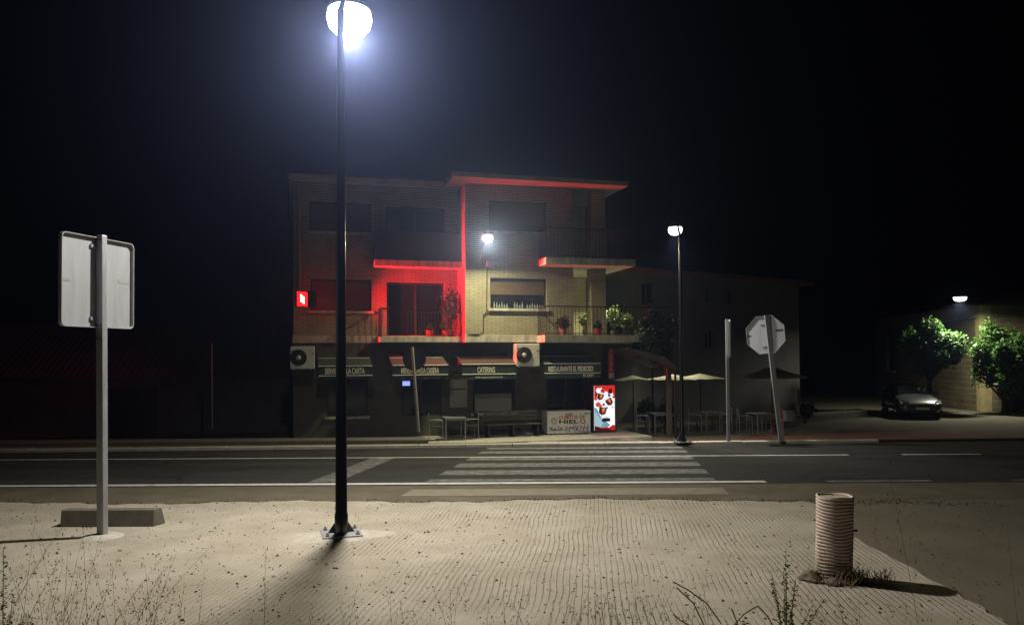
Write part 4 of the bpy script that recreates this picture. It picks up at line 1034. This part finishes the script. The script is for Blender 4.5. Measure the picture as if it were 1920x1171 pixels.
# dead plant stubble round the pipe
mb = MB(); g = random.Random(9)
for k in range(150):
    a = g.uniform(-3.3, .5) if k < 95 else g.uniform(-.7, -.1); rr = rp + (g.uniform(0, .13) if k < 95 else g.uniform(.05, .42)); p = Vector((bb.x + rr * math.cos(a), bb.y + rr * math.sin(a), .01)); h = g.uniform(.04, .17)
    q_ = p + Vector((g.uniform(-.08, .09), g.uniform(-.05, .05), h)); mb.tube([p, (p + q_) / 2 + Vector((g.uniform(-.02, .02), 0, .02)), q_], [.005, .004, .002], 4, False)
tag(mb.build('dry_stubble', STRAW, None, fix=False), 'tangle of dry broken stubble around the foot of the ribbed pipe', 'dry plants', None, 'stuff')

# ------------------------------------------------------------------ loose pebbles and chaff on the sand
mb = MB(); g = random.Random(21)
def crumb(mb, c, r, g):
    vs = [Vector(c) + Vector((x * r * g.uniform(.6, 1.4), y * r * g.uniform(.6, 1.4), z * r * g.uniform(.5, 1))) for x, y, z in ((1, 0, 0), (0, 1, 0), (-1, 0, 0), (0, -1, 0), (0, 0, 1), (0, 0, -.3))]
    mb.add(vs, [(0, 1, 4), (1, 2, 4), (2, 3, 4), (3, 0, 4), (1, 0, 5), (2, 1, 5), (3, 2, 5), (0, 3, 5)])
for k in range(5600):
    y = g.uniform(6.2, 13.0); x = g.uniform(-.66 * y, .62 * y)
    if y > lip(x) - .05: continue
    r = min(.021, .0035 + g.expovariate(1 / .0036))
    crumb(mb, (x, y, .018), r, g)
for k in range(2200):
    x = g.uniform(-9, 9) if k % 3 else g.uniform(0, 7); y = lip(x) + g.gauss(.08, .10 + .04 * (x > 2)); crumb(mb, (x, y, .0), min(.03, .006 + abs(g.gauss(0, .007))), g)
tag(mb.build('gravel', mat('dark_gravel', (.085, .066, .044), .95, var=.6, scale=30), None, fix=False), 'loose dark grit and pebbles scattered over the raked sand', 'gravel', None, 'stuff')

# ------------------------------------------------------------------ dry grass in front
def oat(mb, base, h, lean, g, th=.0024, n=9, sp=.020):
    p = Vector(base); d = Vector((lean[0], lean[1], 1)).normalized(); pts = []
    for k in range(7):
        f = k / 6; pts.append(p + d * h * f + Vector((lean[0], lean[1], -.25)) * (h * .35 * f * f))
    mb.tube(pts, [th * (1 - .75 * k / 6) for k in range(7)], 4, False)
    for k in range(n):
        f = 1 - .55 * (k / n) ** .9; i = min(5, int(f * 6)); q_ = pts[i].lerp(pts[i + 1], f * 6 - i)
        off = Vector((g.uniform(-1, 1), g.uniform(-.6, .6), g.uniform(-.5, .25))) * .05 * (1.25 - f) * 2
        e = q_ + off
        mb.tube([q_, e], [th * .28, th * .2], 3, False)
        dd = Vector((g.uniform(-.5, .5) + lean[0] * .5, g.uniform(-.3, .3), -1 if g.random() < .55 else 1)).normalized(); L = sp * g.uniform(.7, 1.4)
        mb.tube([e, e + dd * L * .45, e + dd * L], [.0006, .0034, .0004], 4, False)
mb = MB(); g = random.Random(31)
def put(px, pytop, Y, lean=None, **k):
    tp = at(px, pytop, Y); h = max(.12, tp.z / .92); ln = lean if lean else (g.uniform(-.28, .28), g.uniform(-.1, .1))
    oat(mb, (tp.x - ln[0] * h * 1.1, Y, .01), h, ln, g, **k)
for k in range(48):
    px = abs(g.gauss(0, 1)) * 230 + g.uniform(-40, 60) ; py = g.uniform(985, 1150) - (60 if g.random() < .25 else 0)
    if px > 620: continue
    put(px, py, g.uniform(4.6, 6.6), (g.uniform(-.15, .5), g.uniform(-.1, .1)), n=g.randint(6, 13))
for k in range(34): put(g.uniform(560, 1330), g.uniform(1080, 1165), g.uniform(4.8, 6.6), n=g.randint(4, 9))
for k in range(26): put(g.gauss(1130, 90), g.uniform(1085, 1160), g.uniform(5, 6.6), n=g.randint(5, 10))
for k in range(18): put(g.uniform(0, 420), g.uniform(1090, 1165), g.uniform(5, 6.8), (g.uniform(-.3, .3), 0), n=g.randint(6, 12), sp=.026)
for k in range(16): put(g.uniform(1500, 1900), g.uniform(1100, 1160), g.uniform(5, 6.4), n=g.randint(3, 7))
tag(mb.build('dry_grass', STRAW, None, fix=False), 'thin dry wild oat stalks rising along the near edge of the sand', 'dry grass', None, 'stuff')
mb = MB(); g = random.Random(77)
tp = at(1688, 900, 3.6); oat(mb, (tp.x + .22, 3.6, .0), tp.z * 1.16, (-.10, 0), g, .0022, 16, .020)
tp = at(1893, 990, 3.9); oat(mb, (tp.x + .1, 3.9, 0), tp.z * 1.12, (-.05, 0), g, .0022, 7, .02)
tp = at(1585, 1010, 5.2); oat(mb, (tp.x + .1, 5.2, 0), tp.z * 1.12, (-.15, 0), g, .0025, 9, .026)
tag(mb.build('oat_stalks', STRAWL, None, fix=False), 'few pale lit oat stalks close in front of the side road at right', 'dry grass', None, 'stuff')
# green weeds
def weed(px, pybase, pytop, Y, label, seed, spread=.28):
    b = at(px, 1100, Y); b.z = 0.01; top = at(px, pytop, Y).z; g = random.Random(seed)
    t = thing('weed', label, 'weed', b, 0, 'green weeds in the foreground'); ms, ml = MB(), MB()
    for k in range(9):
        a = g.uniform(0, 6.28); rr = spread * g.uniform(.15, 1) * (0 if k == 0 else 1); h = top * (1.0 if k == 0 else g.uniform(.55, .85))
        pts = [Vector((rr * math.cos(a) * f ** 1.4, rr * math.sin(a) * f ** 1.4, h * f)) for f in (0, .25, .5, .75, 1)]
        ms.tube(pts, [.006, .005, .004, .003, .0015], 5)
        for j in range(int(46 * h / .6)):
            f = g.uniform(.25, 1); i = min(3, int(f * 4)); p = pts[i].lerp(pts[i + 1], f * 4 - i)
            leaf_cloud(ml, p, (.025, .025, .02), 1, .034 * (1.25 - .6 * f), g)
    ms.build('stem', STRAW, t, fix=False); ml.build('foliage', WEED, t, fix=False)
weed(1474, 1171, 1043, 5.9, 'spindly green weed to the left of the ribbed pipe', 3, .30)
weed(6, 1171, 1030, 5.2, 'dark green weed clump at the bottom left corner', 4, .26)
# bare twigs
g = random.Random(15); mb = MB()
for pts in ([(1262, 1090), (1290, 1105), (1325, 1130), (1352, 1168)], [(1268, 1100), (1300, 1130), (1322, 1175)], [(1262, 1150), (1275, 1162), (1310, 1180)], [(1372, 1175), (1395, 1150), (1420, 1135)], [(1420, 1135), (1440, 1155), (1455, 1185)], [(1372, 1140), (1385, 1175)]):
    mb.tube([at(a, b, 6.2) for a, b in pts], [.006] * len(pts), 5)
tag(mb.build('dead_twigs', STRAW, None, fix=False), 'bent bare dead twigs sticking up at the bottom centre right', 'twigs')

# ------------------------------------------------------------------ trees
def tree(base, crown, rad, label, leaf, n, size, seed, trunk_r=.11, grp=None, clumps=16):
    t = thing('tree', label, 'tree', base, 0, grp); g = random.Random(seed); c = Vector(crown) - Vector(base)
    mb = MB(); fork = Vector((0, 0, max(.6, c.z - rad[2] * 1.0)))
    mb.tube([(0, 0, 0), (.03, 0, fork.z * .5), fork], [trunk_r * 1.25, trunk_r, trunk_r * .8], 10)
    cl = []
    for k in range(clumps):
        while True:
            q_ = Vector((g.uniform(-1, 1), g.uniform(-1, 1), g.uniform(-1, 1)))
            if .45 < q_.length < 1: break
        cl.append(c + Vector((q_.x * rad[0], q_.y * rad[1], q_.z * rad[2])) * g.uniform(.55, .84))
    for p in cl:
        m_ = fork.lerp(p, .5) + Vector((g.uniform(-.15, .15), g.uniform(-.15, .15), .1)); mb.tube([fork, m_, p], [trunk_r * .5, trunk_r * .28, .012], 6)
    mb.build('trunk', BARK, t)
    mb = MB(); m0 = min(rad)
    for p in cl:
        f = g.uniform(.22, .5); leaf_cloud(mb, p, (rad[0] * f, rad[1] * f, rad[2] * f), n // clumps, size, g)
    leaf_cloud(mb, c, (rad[0] * .8, rad[1] * .8, rad[2] * .8), n // 6, size, g)
    mb.build('crown', leaf, t, fix=False); return t
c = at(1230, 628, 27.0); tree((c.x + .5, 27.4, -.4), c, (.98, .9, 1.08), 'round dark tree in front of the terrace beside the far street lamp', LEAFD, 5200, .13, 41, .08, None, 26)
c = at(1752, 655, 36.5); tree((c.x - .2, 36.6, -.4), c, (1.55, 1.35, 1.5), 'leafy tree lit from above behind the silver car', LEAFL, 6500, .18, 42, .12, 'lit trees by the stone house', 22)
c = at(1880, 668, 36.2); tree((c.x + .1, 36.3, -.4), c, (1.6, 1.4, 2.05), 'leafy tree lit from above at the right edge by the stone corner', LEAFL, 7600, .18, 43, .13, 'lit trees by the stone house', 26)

# ------------------------------------------------------------------ neighbouring house behind the terrace
cA = at(1184, 503, 33.0); eB = at(1497, 527, 39.7)
dW = Vector((eB.x - cA.x, eB.y - cA.y, 0)); aN = math.atan2(dW.y, dW.x); LN = dW.length; hN = cA.z + .4
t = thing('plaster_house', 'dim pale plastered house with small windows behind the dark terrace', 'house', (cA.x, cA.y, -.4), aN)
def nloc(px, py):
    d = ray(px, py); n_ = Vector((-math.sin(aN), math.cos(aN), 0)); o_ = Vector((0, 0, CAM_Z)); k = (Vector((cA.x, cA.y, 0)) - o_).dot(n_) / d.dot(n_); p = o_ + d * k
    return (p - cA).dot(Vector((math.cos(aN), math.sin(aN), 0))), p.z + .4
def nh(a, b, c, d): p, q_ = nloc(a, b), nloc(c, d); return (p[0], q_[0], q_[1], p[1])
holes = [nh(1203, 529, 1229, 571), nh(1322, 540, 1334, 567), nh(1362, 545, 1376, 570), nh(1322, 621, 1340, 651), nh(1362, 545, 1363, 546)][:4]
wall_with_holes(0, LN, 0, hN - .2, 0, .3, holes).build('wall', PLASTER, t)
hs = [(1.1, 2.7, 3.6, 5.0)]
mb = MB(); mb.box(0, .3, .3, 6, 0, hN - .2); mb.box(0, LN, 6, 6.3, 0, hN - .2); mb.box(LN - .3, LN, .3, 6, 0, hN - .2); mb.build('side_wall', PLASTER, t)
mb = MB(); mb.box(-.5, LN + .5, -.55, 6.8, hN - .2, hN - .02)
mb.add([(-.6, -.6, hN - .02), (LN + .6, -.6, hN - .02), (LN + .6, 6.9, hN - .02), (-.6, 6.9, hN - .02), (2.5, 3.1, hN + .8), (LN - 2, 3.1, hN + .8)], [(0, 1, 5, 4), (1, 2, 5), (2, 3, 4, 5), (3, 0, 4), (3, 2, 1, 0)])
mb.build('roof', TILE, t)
for x0, x1, z0, z1 in holes:
    mb = MB(); f = .07; xm = (x0 + x1) / 2
    for a, b in ((x0, x0 + f), (xm - f / 2, xm + f / 2), (x1 - f, x1)): mb.box(a, b, .12, .18, z0, z1)
    mb.box(x0 + f, xm - f / 2, .12, .18, z1 - f, z1); mb.box(xm + f / 2, x1 - f, .12, .18, z0, z0 + f)
    w_ = mb.build('window', PLASTER, t); mb = MB(); mb.box(x0, x1, .2, .22, z0, z1); mb.build('pane', DARKIN, w_)
# left face windows (set into the side wall)
mb = MB(); mb2 = MB()
for k in range(4):
    y0 = .5 + k * .55; mb.box(-.02, -.003, y0, y0 + .45, 3.75, 4.9); mb2.box(-.05, -.002, y0 - .07, y0 - .01, 3.7, 4.95)
mb2.box(-.05, -.002, .43, 2.7, 4.951, 5.02); mb2.box(-.05, -.002, .43, 2.7, 3.62, 3.699)
w_ = mb2.build('window', PLASTER, t); mb.build('pane', DARKIN, w_)

# ------------------------------------------------------------------ terrace: canopy, parasols, tables
cp = at(1165, 652, 26.8); cq = at(1266, 690, 26.2)
t = thing('terrace_canopy', 'dark brown sloping canopy between the restaurant and the terrace', 'canopy', (cp.x, 27.6, -.4), R(6))
wq = cq.x - cp.x; za, zb = cp.z + .4, cq.z + .4
mb = MB(); mb.prism([(0, za), (wq * .75, za - .30), (wq, zb), (wq, zb - .04), (0, za - .04)], -1.3, 1.6); mb.build('canopy_sheet', BROWNC, t)
mb = MB(); mb.bar((wq, -1.33, zb - .05), (wq, 1.6, zb - .05), .05); mb.bar((0, -1.33, za - .06), (wq, -1.33, zb - .06), .05); mb.build('frame', BLKMET, t)
for y in (-1.25, 1.5):
    mb = MB(); mb.bar((wq - .05, y, 0), (wq - .05, y, zb - .08), .06); mb.build('post', BLKMET, t)
def parasol(px, py, Y, r, label, mt, hgt=.20):
    rim = at(px, py, Y); t = thing('parasol', label, 'parasol', (rim.x, Y, -.4), 0, 'parasols on the terrace'); zr = rim.z + .4
    mb = MB(); n = 8; vs = [(0, 0, zr + hgt)]
    for ring in (.5, 1.0):
        for k in range(n * 2):
            a = math.pi * k / n; s_ = r * ring * (1 if k % 2 == 0 else .95); vs.append((s_ * math.cos(a), s_ * math.sin(a), zr + hgt * (1 - ring) ** 1.15 - (0 if k % 2 == 0 else -.02 * ring)))
    m_ = n * 2; mb.add(vs, [(0, 1 + k, 1 + (k + 1) % m_) for k in range(m_)] + [(1 + k, 1 + m_ + k, 1 + m_ + (k + 1) % m_, 1 + (k + 1) % m_) for k in range(m_)])
    mb.build('canopy', mt, t, fix=False)
    mb = MB()
    for k in range(n):
        a = 2 * math.pi * k / n; mb.bar((0, 0, zr + hgt - .04), (r * .97 * math.cos(a), r * .97 * math.sin(a), zr - .015), .018)
    mb.build('ribs', BLKMET, t)
    mb = MB(); mb.tube([(0, 0, .05), (0, 0, zr + hgt)], .024, 8); mb.build('pole', BLKMET, t)
    mb = MB(); mb.lathe([(.24, 0), (.24, .05), (.06, .09), (.04, .2)], 16, capb=True, capt=True); mb.build('base', CONCD, t)
parasol(1187, 713, 29.5, .75, 'small parasol half hidden under the dark canopy', PARAS)
parasol(1262, 711, 29.6, .98, 'brightly lit cream parasol behind the far street lamp', PARAS)
parasol(1313, 709.5, 30.2, 1.0, 'brightly lit cream parasol dappled with leaf shadow, left of the edge on sign', PARAS)
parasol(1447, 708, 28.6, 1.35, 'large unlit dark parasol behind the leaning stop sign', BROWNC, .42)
def gp(px, Y): p = at(px, 780, Y); return (p.x, Y, -.4)
for px, Y, lb in ((1235, 28.4, 'dark terrace table under the lit parasol'), (1330, 28.8, 'dark terrace table left of the edge on sign'), (1425, 28.0, 'dark terrace table under the large unlit parasol')):
    make_table(gp(px, Y), .3, lb, 'tables on the dark terrace')
for px, Y, rz, lb in ((1205, 28.2, 1.5, 'terrace chair nearest the vending machine'), (1266, 28.3, -1.5, 'terrace chair hidden behind the far lamp pole'), (1303, 28.6, 1.4, 'terrace chair left of the middle terrace table'),
                      (1358, 28.7, -1.6, 'terrace chair just behind the edge on sign post'), (1396, 27.8, 1.5, 'terrace chair right of the edge on sign post'), (1452, 27.9, -1.5, 'terrace chair behind the leaning stop sign post')):
    place_chair(gp(px, Y), rz, lb, 'chairs on the dark terrace')
for px, Y, h, lb in ((1212, 30.2, 1.25, 'dark shrub under the small parasol'), (1250, 29.2, 1.2, 'dark rounded shrub under the lit parasol'), (1510, 31.5, 1.0, 'dark shrub at the right end of the terrace')):
    p = gp(px, Y); t = thing('shrub', lb, 'shrub', p, 0, 'dark shrubs on the terrace'); g = random.Random(px)
    mb = MB()
    for k in range(5): a = g.uniform(0, 6.28); mb.tube([(0, 0, 0), (.25 * math.cos(a), .25 * math.sin(a), h * .7)], [.02, .008], 5)
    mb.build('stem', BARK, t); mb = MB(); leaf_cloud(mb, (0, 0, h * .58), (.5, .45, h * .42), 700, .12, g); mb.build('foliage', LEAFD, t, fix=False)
p = gp(1477, 30.0); t = thing('flower_pot', 'white square flower pot near the leaning stop sign', 'pot', (p[0], p[1], -.12), .2)
mb = MB(); mb.box(-.19, .19, -.19, .19, 0, .34); mb.box(-.22, .22, -.22, .22, .341, .40); mb.build('pot', WHITEM, t, bevel=.01); mb = MB(); mb.box(-.17, .17, -.17, .17, .401, .412); mb.build('soil', DIRT, t)
mb = MB(); a, b = G(1462, 797), G(1690, 790); mb.slab([(a.x, a.y), (b.x, b.y + 3), (b.x, b.y + 4), (a.x, a.y + 1.2)], -.5, -.12); struct(mb.build('terrace_step', CONCD, bevel=.02))
p = gp(1497, 31.0); mb = MB(); mb.box(-.05, .05, -.05, .05, 0, 1.15); mb.box(-.03, .03, -.03, .03, 1.151, 1.2); o = mb.build('wooden_post', mat('weathered_wood', (.20, .17, .12), .9, var=.4), bevel=.01); o.location = (p[0], p[1], -.13)
tag(o, 'short weathered wooden post right of the white flower pot', 'post')

# ------------------------------------------------------------------ low tiled outbuilding at left
p0 = at(545, 705, 29.8); p1 = at(-90, 705, 27.5)
dL = Vector((p0.x - p1.x, p0.y - p1.y, 0)); aL = math.atan2(dL.y, dL.x); LL = dL.length; hw = p0.z + .4; hr = at(545, 650, 29.8).z + .4
t = thing('brick_outbuilding', 'low dark red brick outbuilding with a tiled roof left of the restaurant', 'outbuilding', (p1.x, p1.y, -.4), aL)
mb = MB(); mb.box(0, LL - .05, 0, .3, 0, hw); mb.box(0, .3, .3, 4.5, 0, hw); mb.box(LL - .35, LL - .05, .3, 4.5, 0, hw); mb.build('wall', REDBR, t)
mb = MB(); nC = int(LL / .22); vs = []
for i in range(nC * 4 + 1):
    x = -.2 + (LL + .2) * i / (nC * 4); z = .035 * math.sin(i * math.pi / 2)
    vs += [(x, -.35, hw + .02 + z), (x, 4.6, hr + 1.1 + z), (x, 4.6, hw + .02)]
m_ = nC * 4; mb.add(vs, [(3 * i, 3 * i + 3, 3 * i + 4, 3 * i + 1) for i in range(m_)], True)
mb.build('roof', TILE, t, fix=False)
mb = MB(); mb.box(LL * .45, LL * .45 + 1.6, -.05, -.003, 0, 1.75); mb.build('door', DKFRAME, t)

# ------------------------------------------------------------------ stone house, far right
q0 = at(1838, 572, 38.0); q1 = at(1640, 599, 53.0)
dS = Vector((q0.x - q1.x, q0.y - q1.y, 0)); aS = math.atan2(dS.y, dS.x); LS = dS.length; hS_ = q0.z + .4
t = thing('stone_house', 'old rough stone house at far right with a lit corner under a lamp', 'house', (q1.x, q1.y, -.4), aS)
def sl(px, py):
    d = ray(px, py); n_ = Vector((-math.sin(aS), math.cos(aS), 0)); o_ = Vector((0, 0, CAM_Z)); k = (Vector((q1.x, q1.y, 0)) - o_).dot(n_) / d.dot(n_); p = o_ + d * k
    return (p - Vector((q1.x, q1.y, 0))).dot(Vector((math.cos(aS), math.sin(aS), 0))), p.z + .4
a, b = sl(1661, 632), sl(1678, 694); wn = (a[0], b[0], b[1], a[1]); a, b = sl(1657, 728), sl(1677, 775); dr = (a[0], b[0], 0, a[1])
wall_with_holes(0, LS - .5, 0, hS_ - .65, 0, .4, [wn, dr]).build('wall', STONE, t)
mb = MB(); mb.box(LS - .499, LS, -.03, .45, 0, hS_ - .65); mb.box(0, LS, -.02, .45, hS_ - .649, hS_); mb.build('corner_quoin', mat('ochre_render', (.50, .42, .21), .9, var=.45, scale=2.5, bump=.3), t)
mb = MB(); mb.box(LS - .4, LS - .001, .45, 9, 0, hS_); mb.build('side_wall', STONE, t)
mb = MB(); mb.add([(-.4, -.35, hS_ + .003), (LS + .3, -.35, hS_ + .003), (LS + .3, 9.3, hS_ + .003), (-.4, 9.3, hS_ + .003), (1.5, 4.5, hS_ + 1.3), (LS - 1.5, 4.5, hS_ + 1.3)], [(0, 1, 5, 4), (1, 2, 5), (2, 3, 4, 5), (3, 0, 4), (3, 2, 1, 0)]); mb.build('roof', TILE, t)
for h_, nm in ((wn, 'window'), (dr, 'door')):
    mb = MB(); x0, x1, z0, z1 = h_; mb.box(x0, x1, .22, .27, z0, z1); w_ = mb.build(nm, DKFRAME, t)
    mb = MB(); mb.box(x0 - .1, x1 + .1, -.1, .2, z0 - .12, z0 - .003) if nm == 'window' else mb.box(x0 - .1, x1 + .1, -.05, .2, z1 + .003, z1 + .15); mb.build('lintel' if nm == 'door' else 'sill', BAND, w_)
mb = MB(); mb.tube([(LS * .55, -.05, hS_ - .8), (LS - .3, -.05, hS_ - .62)], .02, 6); mb.build('cable_conduit', BLKMET, t)
pl = at(1800, 559, 36.2)
lt = thing('wall_lamp', 'lit white lamp on an arm at the corner of the stone house', 'wall lamp', pl, 0)
wv = Vector((q0.x - .3, q0.y + 1.6, pl.z - .35)) - pl
mb = MB(); mb.tube([(0, 0, .07), wv * .5 + Vector((0, 0, .15)), wv], .025, 8); mb.build('bracket', BLKMET, lt)
mb = MB(); mb.lathe([(.001, .15), (.2, .12), (.3, .05)], 18); mb.build('lamp_housing', BLKMET, lt)
mb = MB(); mb.lathe([(.29, .05), (.26, -.07), (.15, -.13), (.001, -.15)], 18); mb.build('lamp_lens', LENSC, lt)
area_light('lamp_light', (0, 0, -.17), LAMP_FAR, (1, .97, .74), .4, (0, 0, 0), lt, 164)

# ------------------------------------------------------------------ parked car
cpx = at(1707, 779, 35.6)
car = thing('parked_car', 'silver hatchback parked facing the road under the lit tree', 'car', (cpx.x, 35.6, -.4), R(-90 - 14))
# stations along x (front = +x): (x, half width, z bottom, z belt, z top, half width at top)
st = [(2.05, .60, .30, .55, .60, .50), (1.98, .76, .22, .66, .70, .62), (1.75, .86, .20, .76, .82, .70), (1.2, .89, .20, .86, .95, .74), (.85, .895, .20, .90, 1.00, .74), (.2, .895, .20, .93, 1.38, .58), (-.5, .895, .20, .95, 1.47, .57), (-1.3, .89, .20, .97, 1.42, .56), (-1.85, .85, .22, .98, 1.12, .58), (-2.05, .76, .30, .75, .82, .60)]
vs = []
for x, w_, z0, zb, zt_, wt in st:
    vs += [(x, -w_ * .92, z0), (x, -w_, (z0 + zb) / 2), (x, -w_ * .97, zb), (x, -wt, zt_ - .05), (x, -wt * .6, zt_), (x, wt * .6, zt_), (x, wt, zt_ - .05), (x, w_ * .97, zb), (x, w_, (z0 + zb) / 2), (x, w_ * .92, z0)]
mb = MB(); n = 10
mb.add(vs, [(i * n + k, i * n + (k + 1) % n, (i + 1) * n + (k + 1) % n, (i + 1) * n + k) for i in range(len(st) - 1) for k in range(n)] + [tuple(range(n)), tuple(range(len(vs) - 1, len(vs) - n - 1, -1))], True)
o = mb.build('body', CARP, car); o.modifiers.new('sub', 'SUBSURF').levels = 2; o.modifiers['sub'].render_levels = 2
mb = MB(); mb.add([(.80, -.68, 1.02), (.80, .68, 1.02), (.22, .545, 1.385), (.22, -.545, 1.385)], [(0, 1, 2, 3)])
mb.v = [(v[0] + .03, v[1], v[2] + .02) for v in mb.v]; mb.build('windscreen', CARG, car)
for sy in (-1, 1):
    mb = MB(); mb.add([(.55, sy * .87, .98), (-1.5, sy * .875, 1.02), (-1.25, sy * .60, 1.38), (.15, sy * .62, 1.36)], [(0, 1, 2, 3)]); mb.build('side_window', CARG, car)
    mb = MB(); mb.add([(1.99, sy * .44, .60), (1.80, sy * .80, .66), (1.62, sy * .80, .80), (1.86, sy * .50, .73)], [(0, 1, 2, 3)]); mb.v = [(v[0] + .06, v[1] * 1.02, v[2] + .02) for v in mb.v]; mb.build('headlight', HEADL, car)
    mb = MB(); mb.box(.5, .68, sy * .92 - .07, sy * .92 + .09 * sy + .0, .97, 1.1); mb.build('wing_mirror', CARP, car, bevel=.02)
    for x in (1.28, -1.28):
        Mw = Matrix.Translation((x, sy * .80, .31)) @ Matrix.Rotation(R(90), 4, 'X')
        mb = MB(); mb.lathe([(.20, -.1), (.29, -.1), (.31, -.07), (.31, .07), (.29, .1), (.20, .1)], 24); mb.v = [tuple(Mw @ Vector(v)) for v in mb.v]; w_ = mb.build('wheel', RUB, car)
        mb = MB(); mb.lathe([(.2, -.09), (.19, -.04), (.05, -.03), (.05, .03), (.19, .04), (.2, .09)], 18); mb.v = [tuple(Mw @ Vector(v)) for v in mb.v]; mb.build('rim', CHROME, w_)
mb = MB(); mb.box(2.03, 2.07, -.46, .46, .58, .63); mb.build('grille', BLKP, car, bevel=.01)
mb = MB(); mb.box(2.04, 2.075, -.56, .56, .27, .40); mb.build('lower_grille', BLKP, car, bevel=.02)
mb = MB(); mb.box(2.075, 2.09, -.26, .26, .42, .53); mb.build('number_plate', PLATE, car)
mb = MB(); mb.box(2.05, 2.085, -.52, .52, .635, .65); mb.build('chrome_strip', CHROME, car)

# ------------------------------------------------------------------ lens glare imitated by an added haze
if GLARE_VEIL:
    hm = bpy.data.materials.new('glare_veil'); hm.use_nodes = True; t = hm.node_tree; t.nodes.remove(t.nodes['Principled BSDF'])
    pv = t.nodes.new('ShaderNodeVolumePrincipled'); pv.inputs['Color'].default_value = (.40, .51, 1.0, 1); pv.inputs['Density'].default_value = GLARE_VEIL; pv.inputs['Anisotropy'].default_value = .87
    t.links.new(pv.outputs[0], t.nodes['Material Output'].inputs['Volume'])
    mb = MB(); mb.box(-310, 310, -35, 410, -1.5, 14); o = mb.build('veil', hm); tag(o, kind='stuff', label='added thin haze glowing around the street lamps', cat='veil')
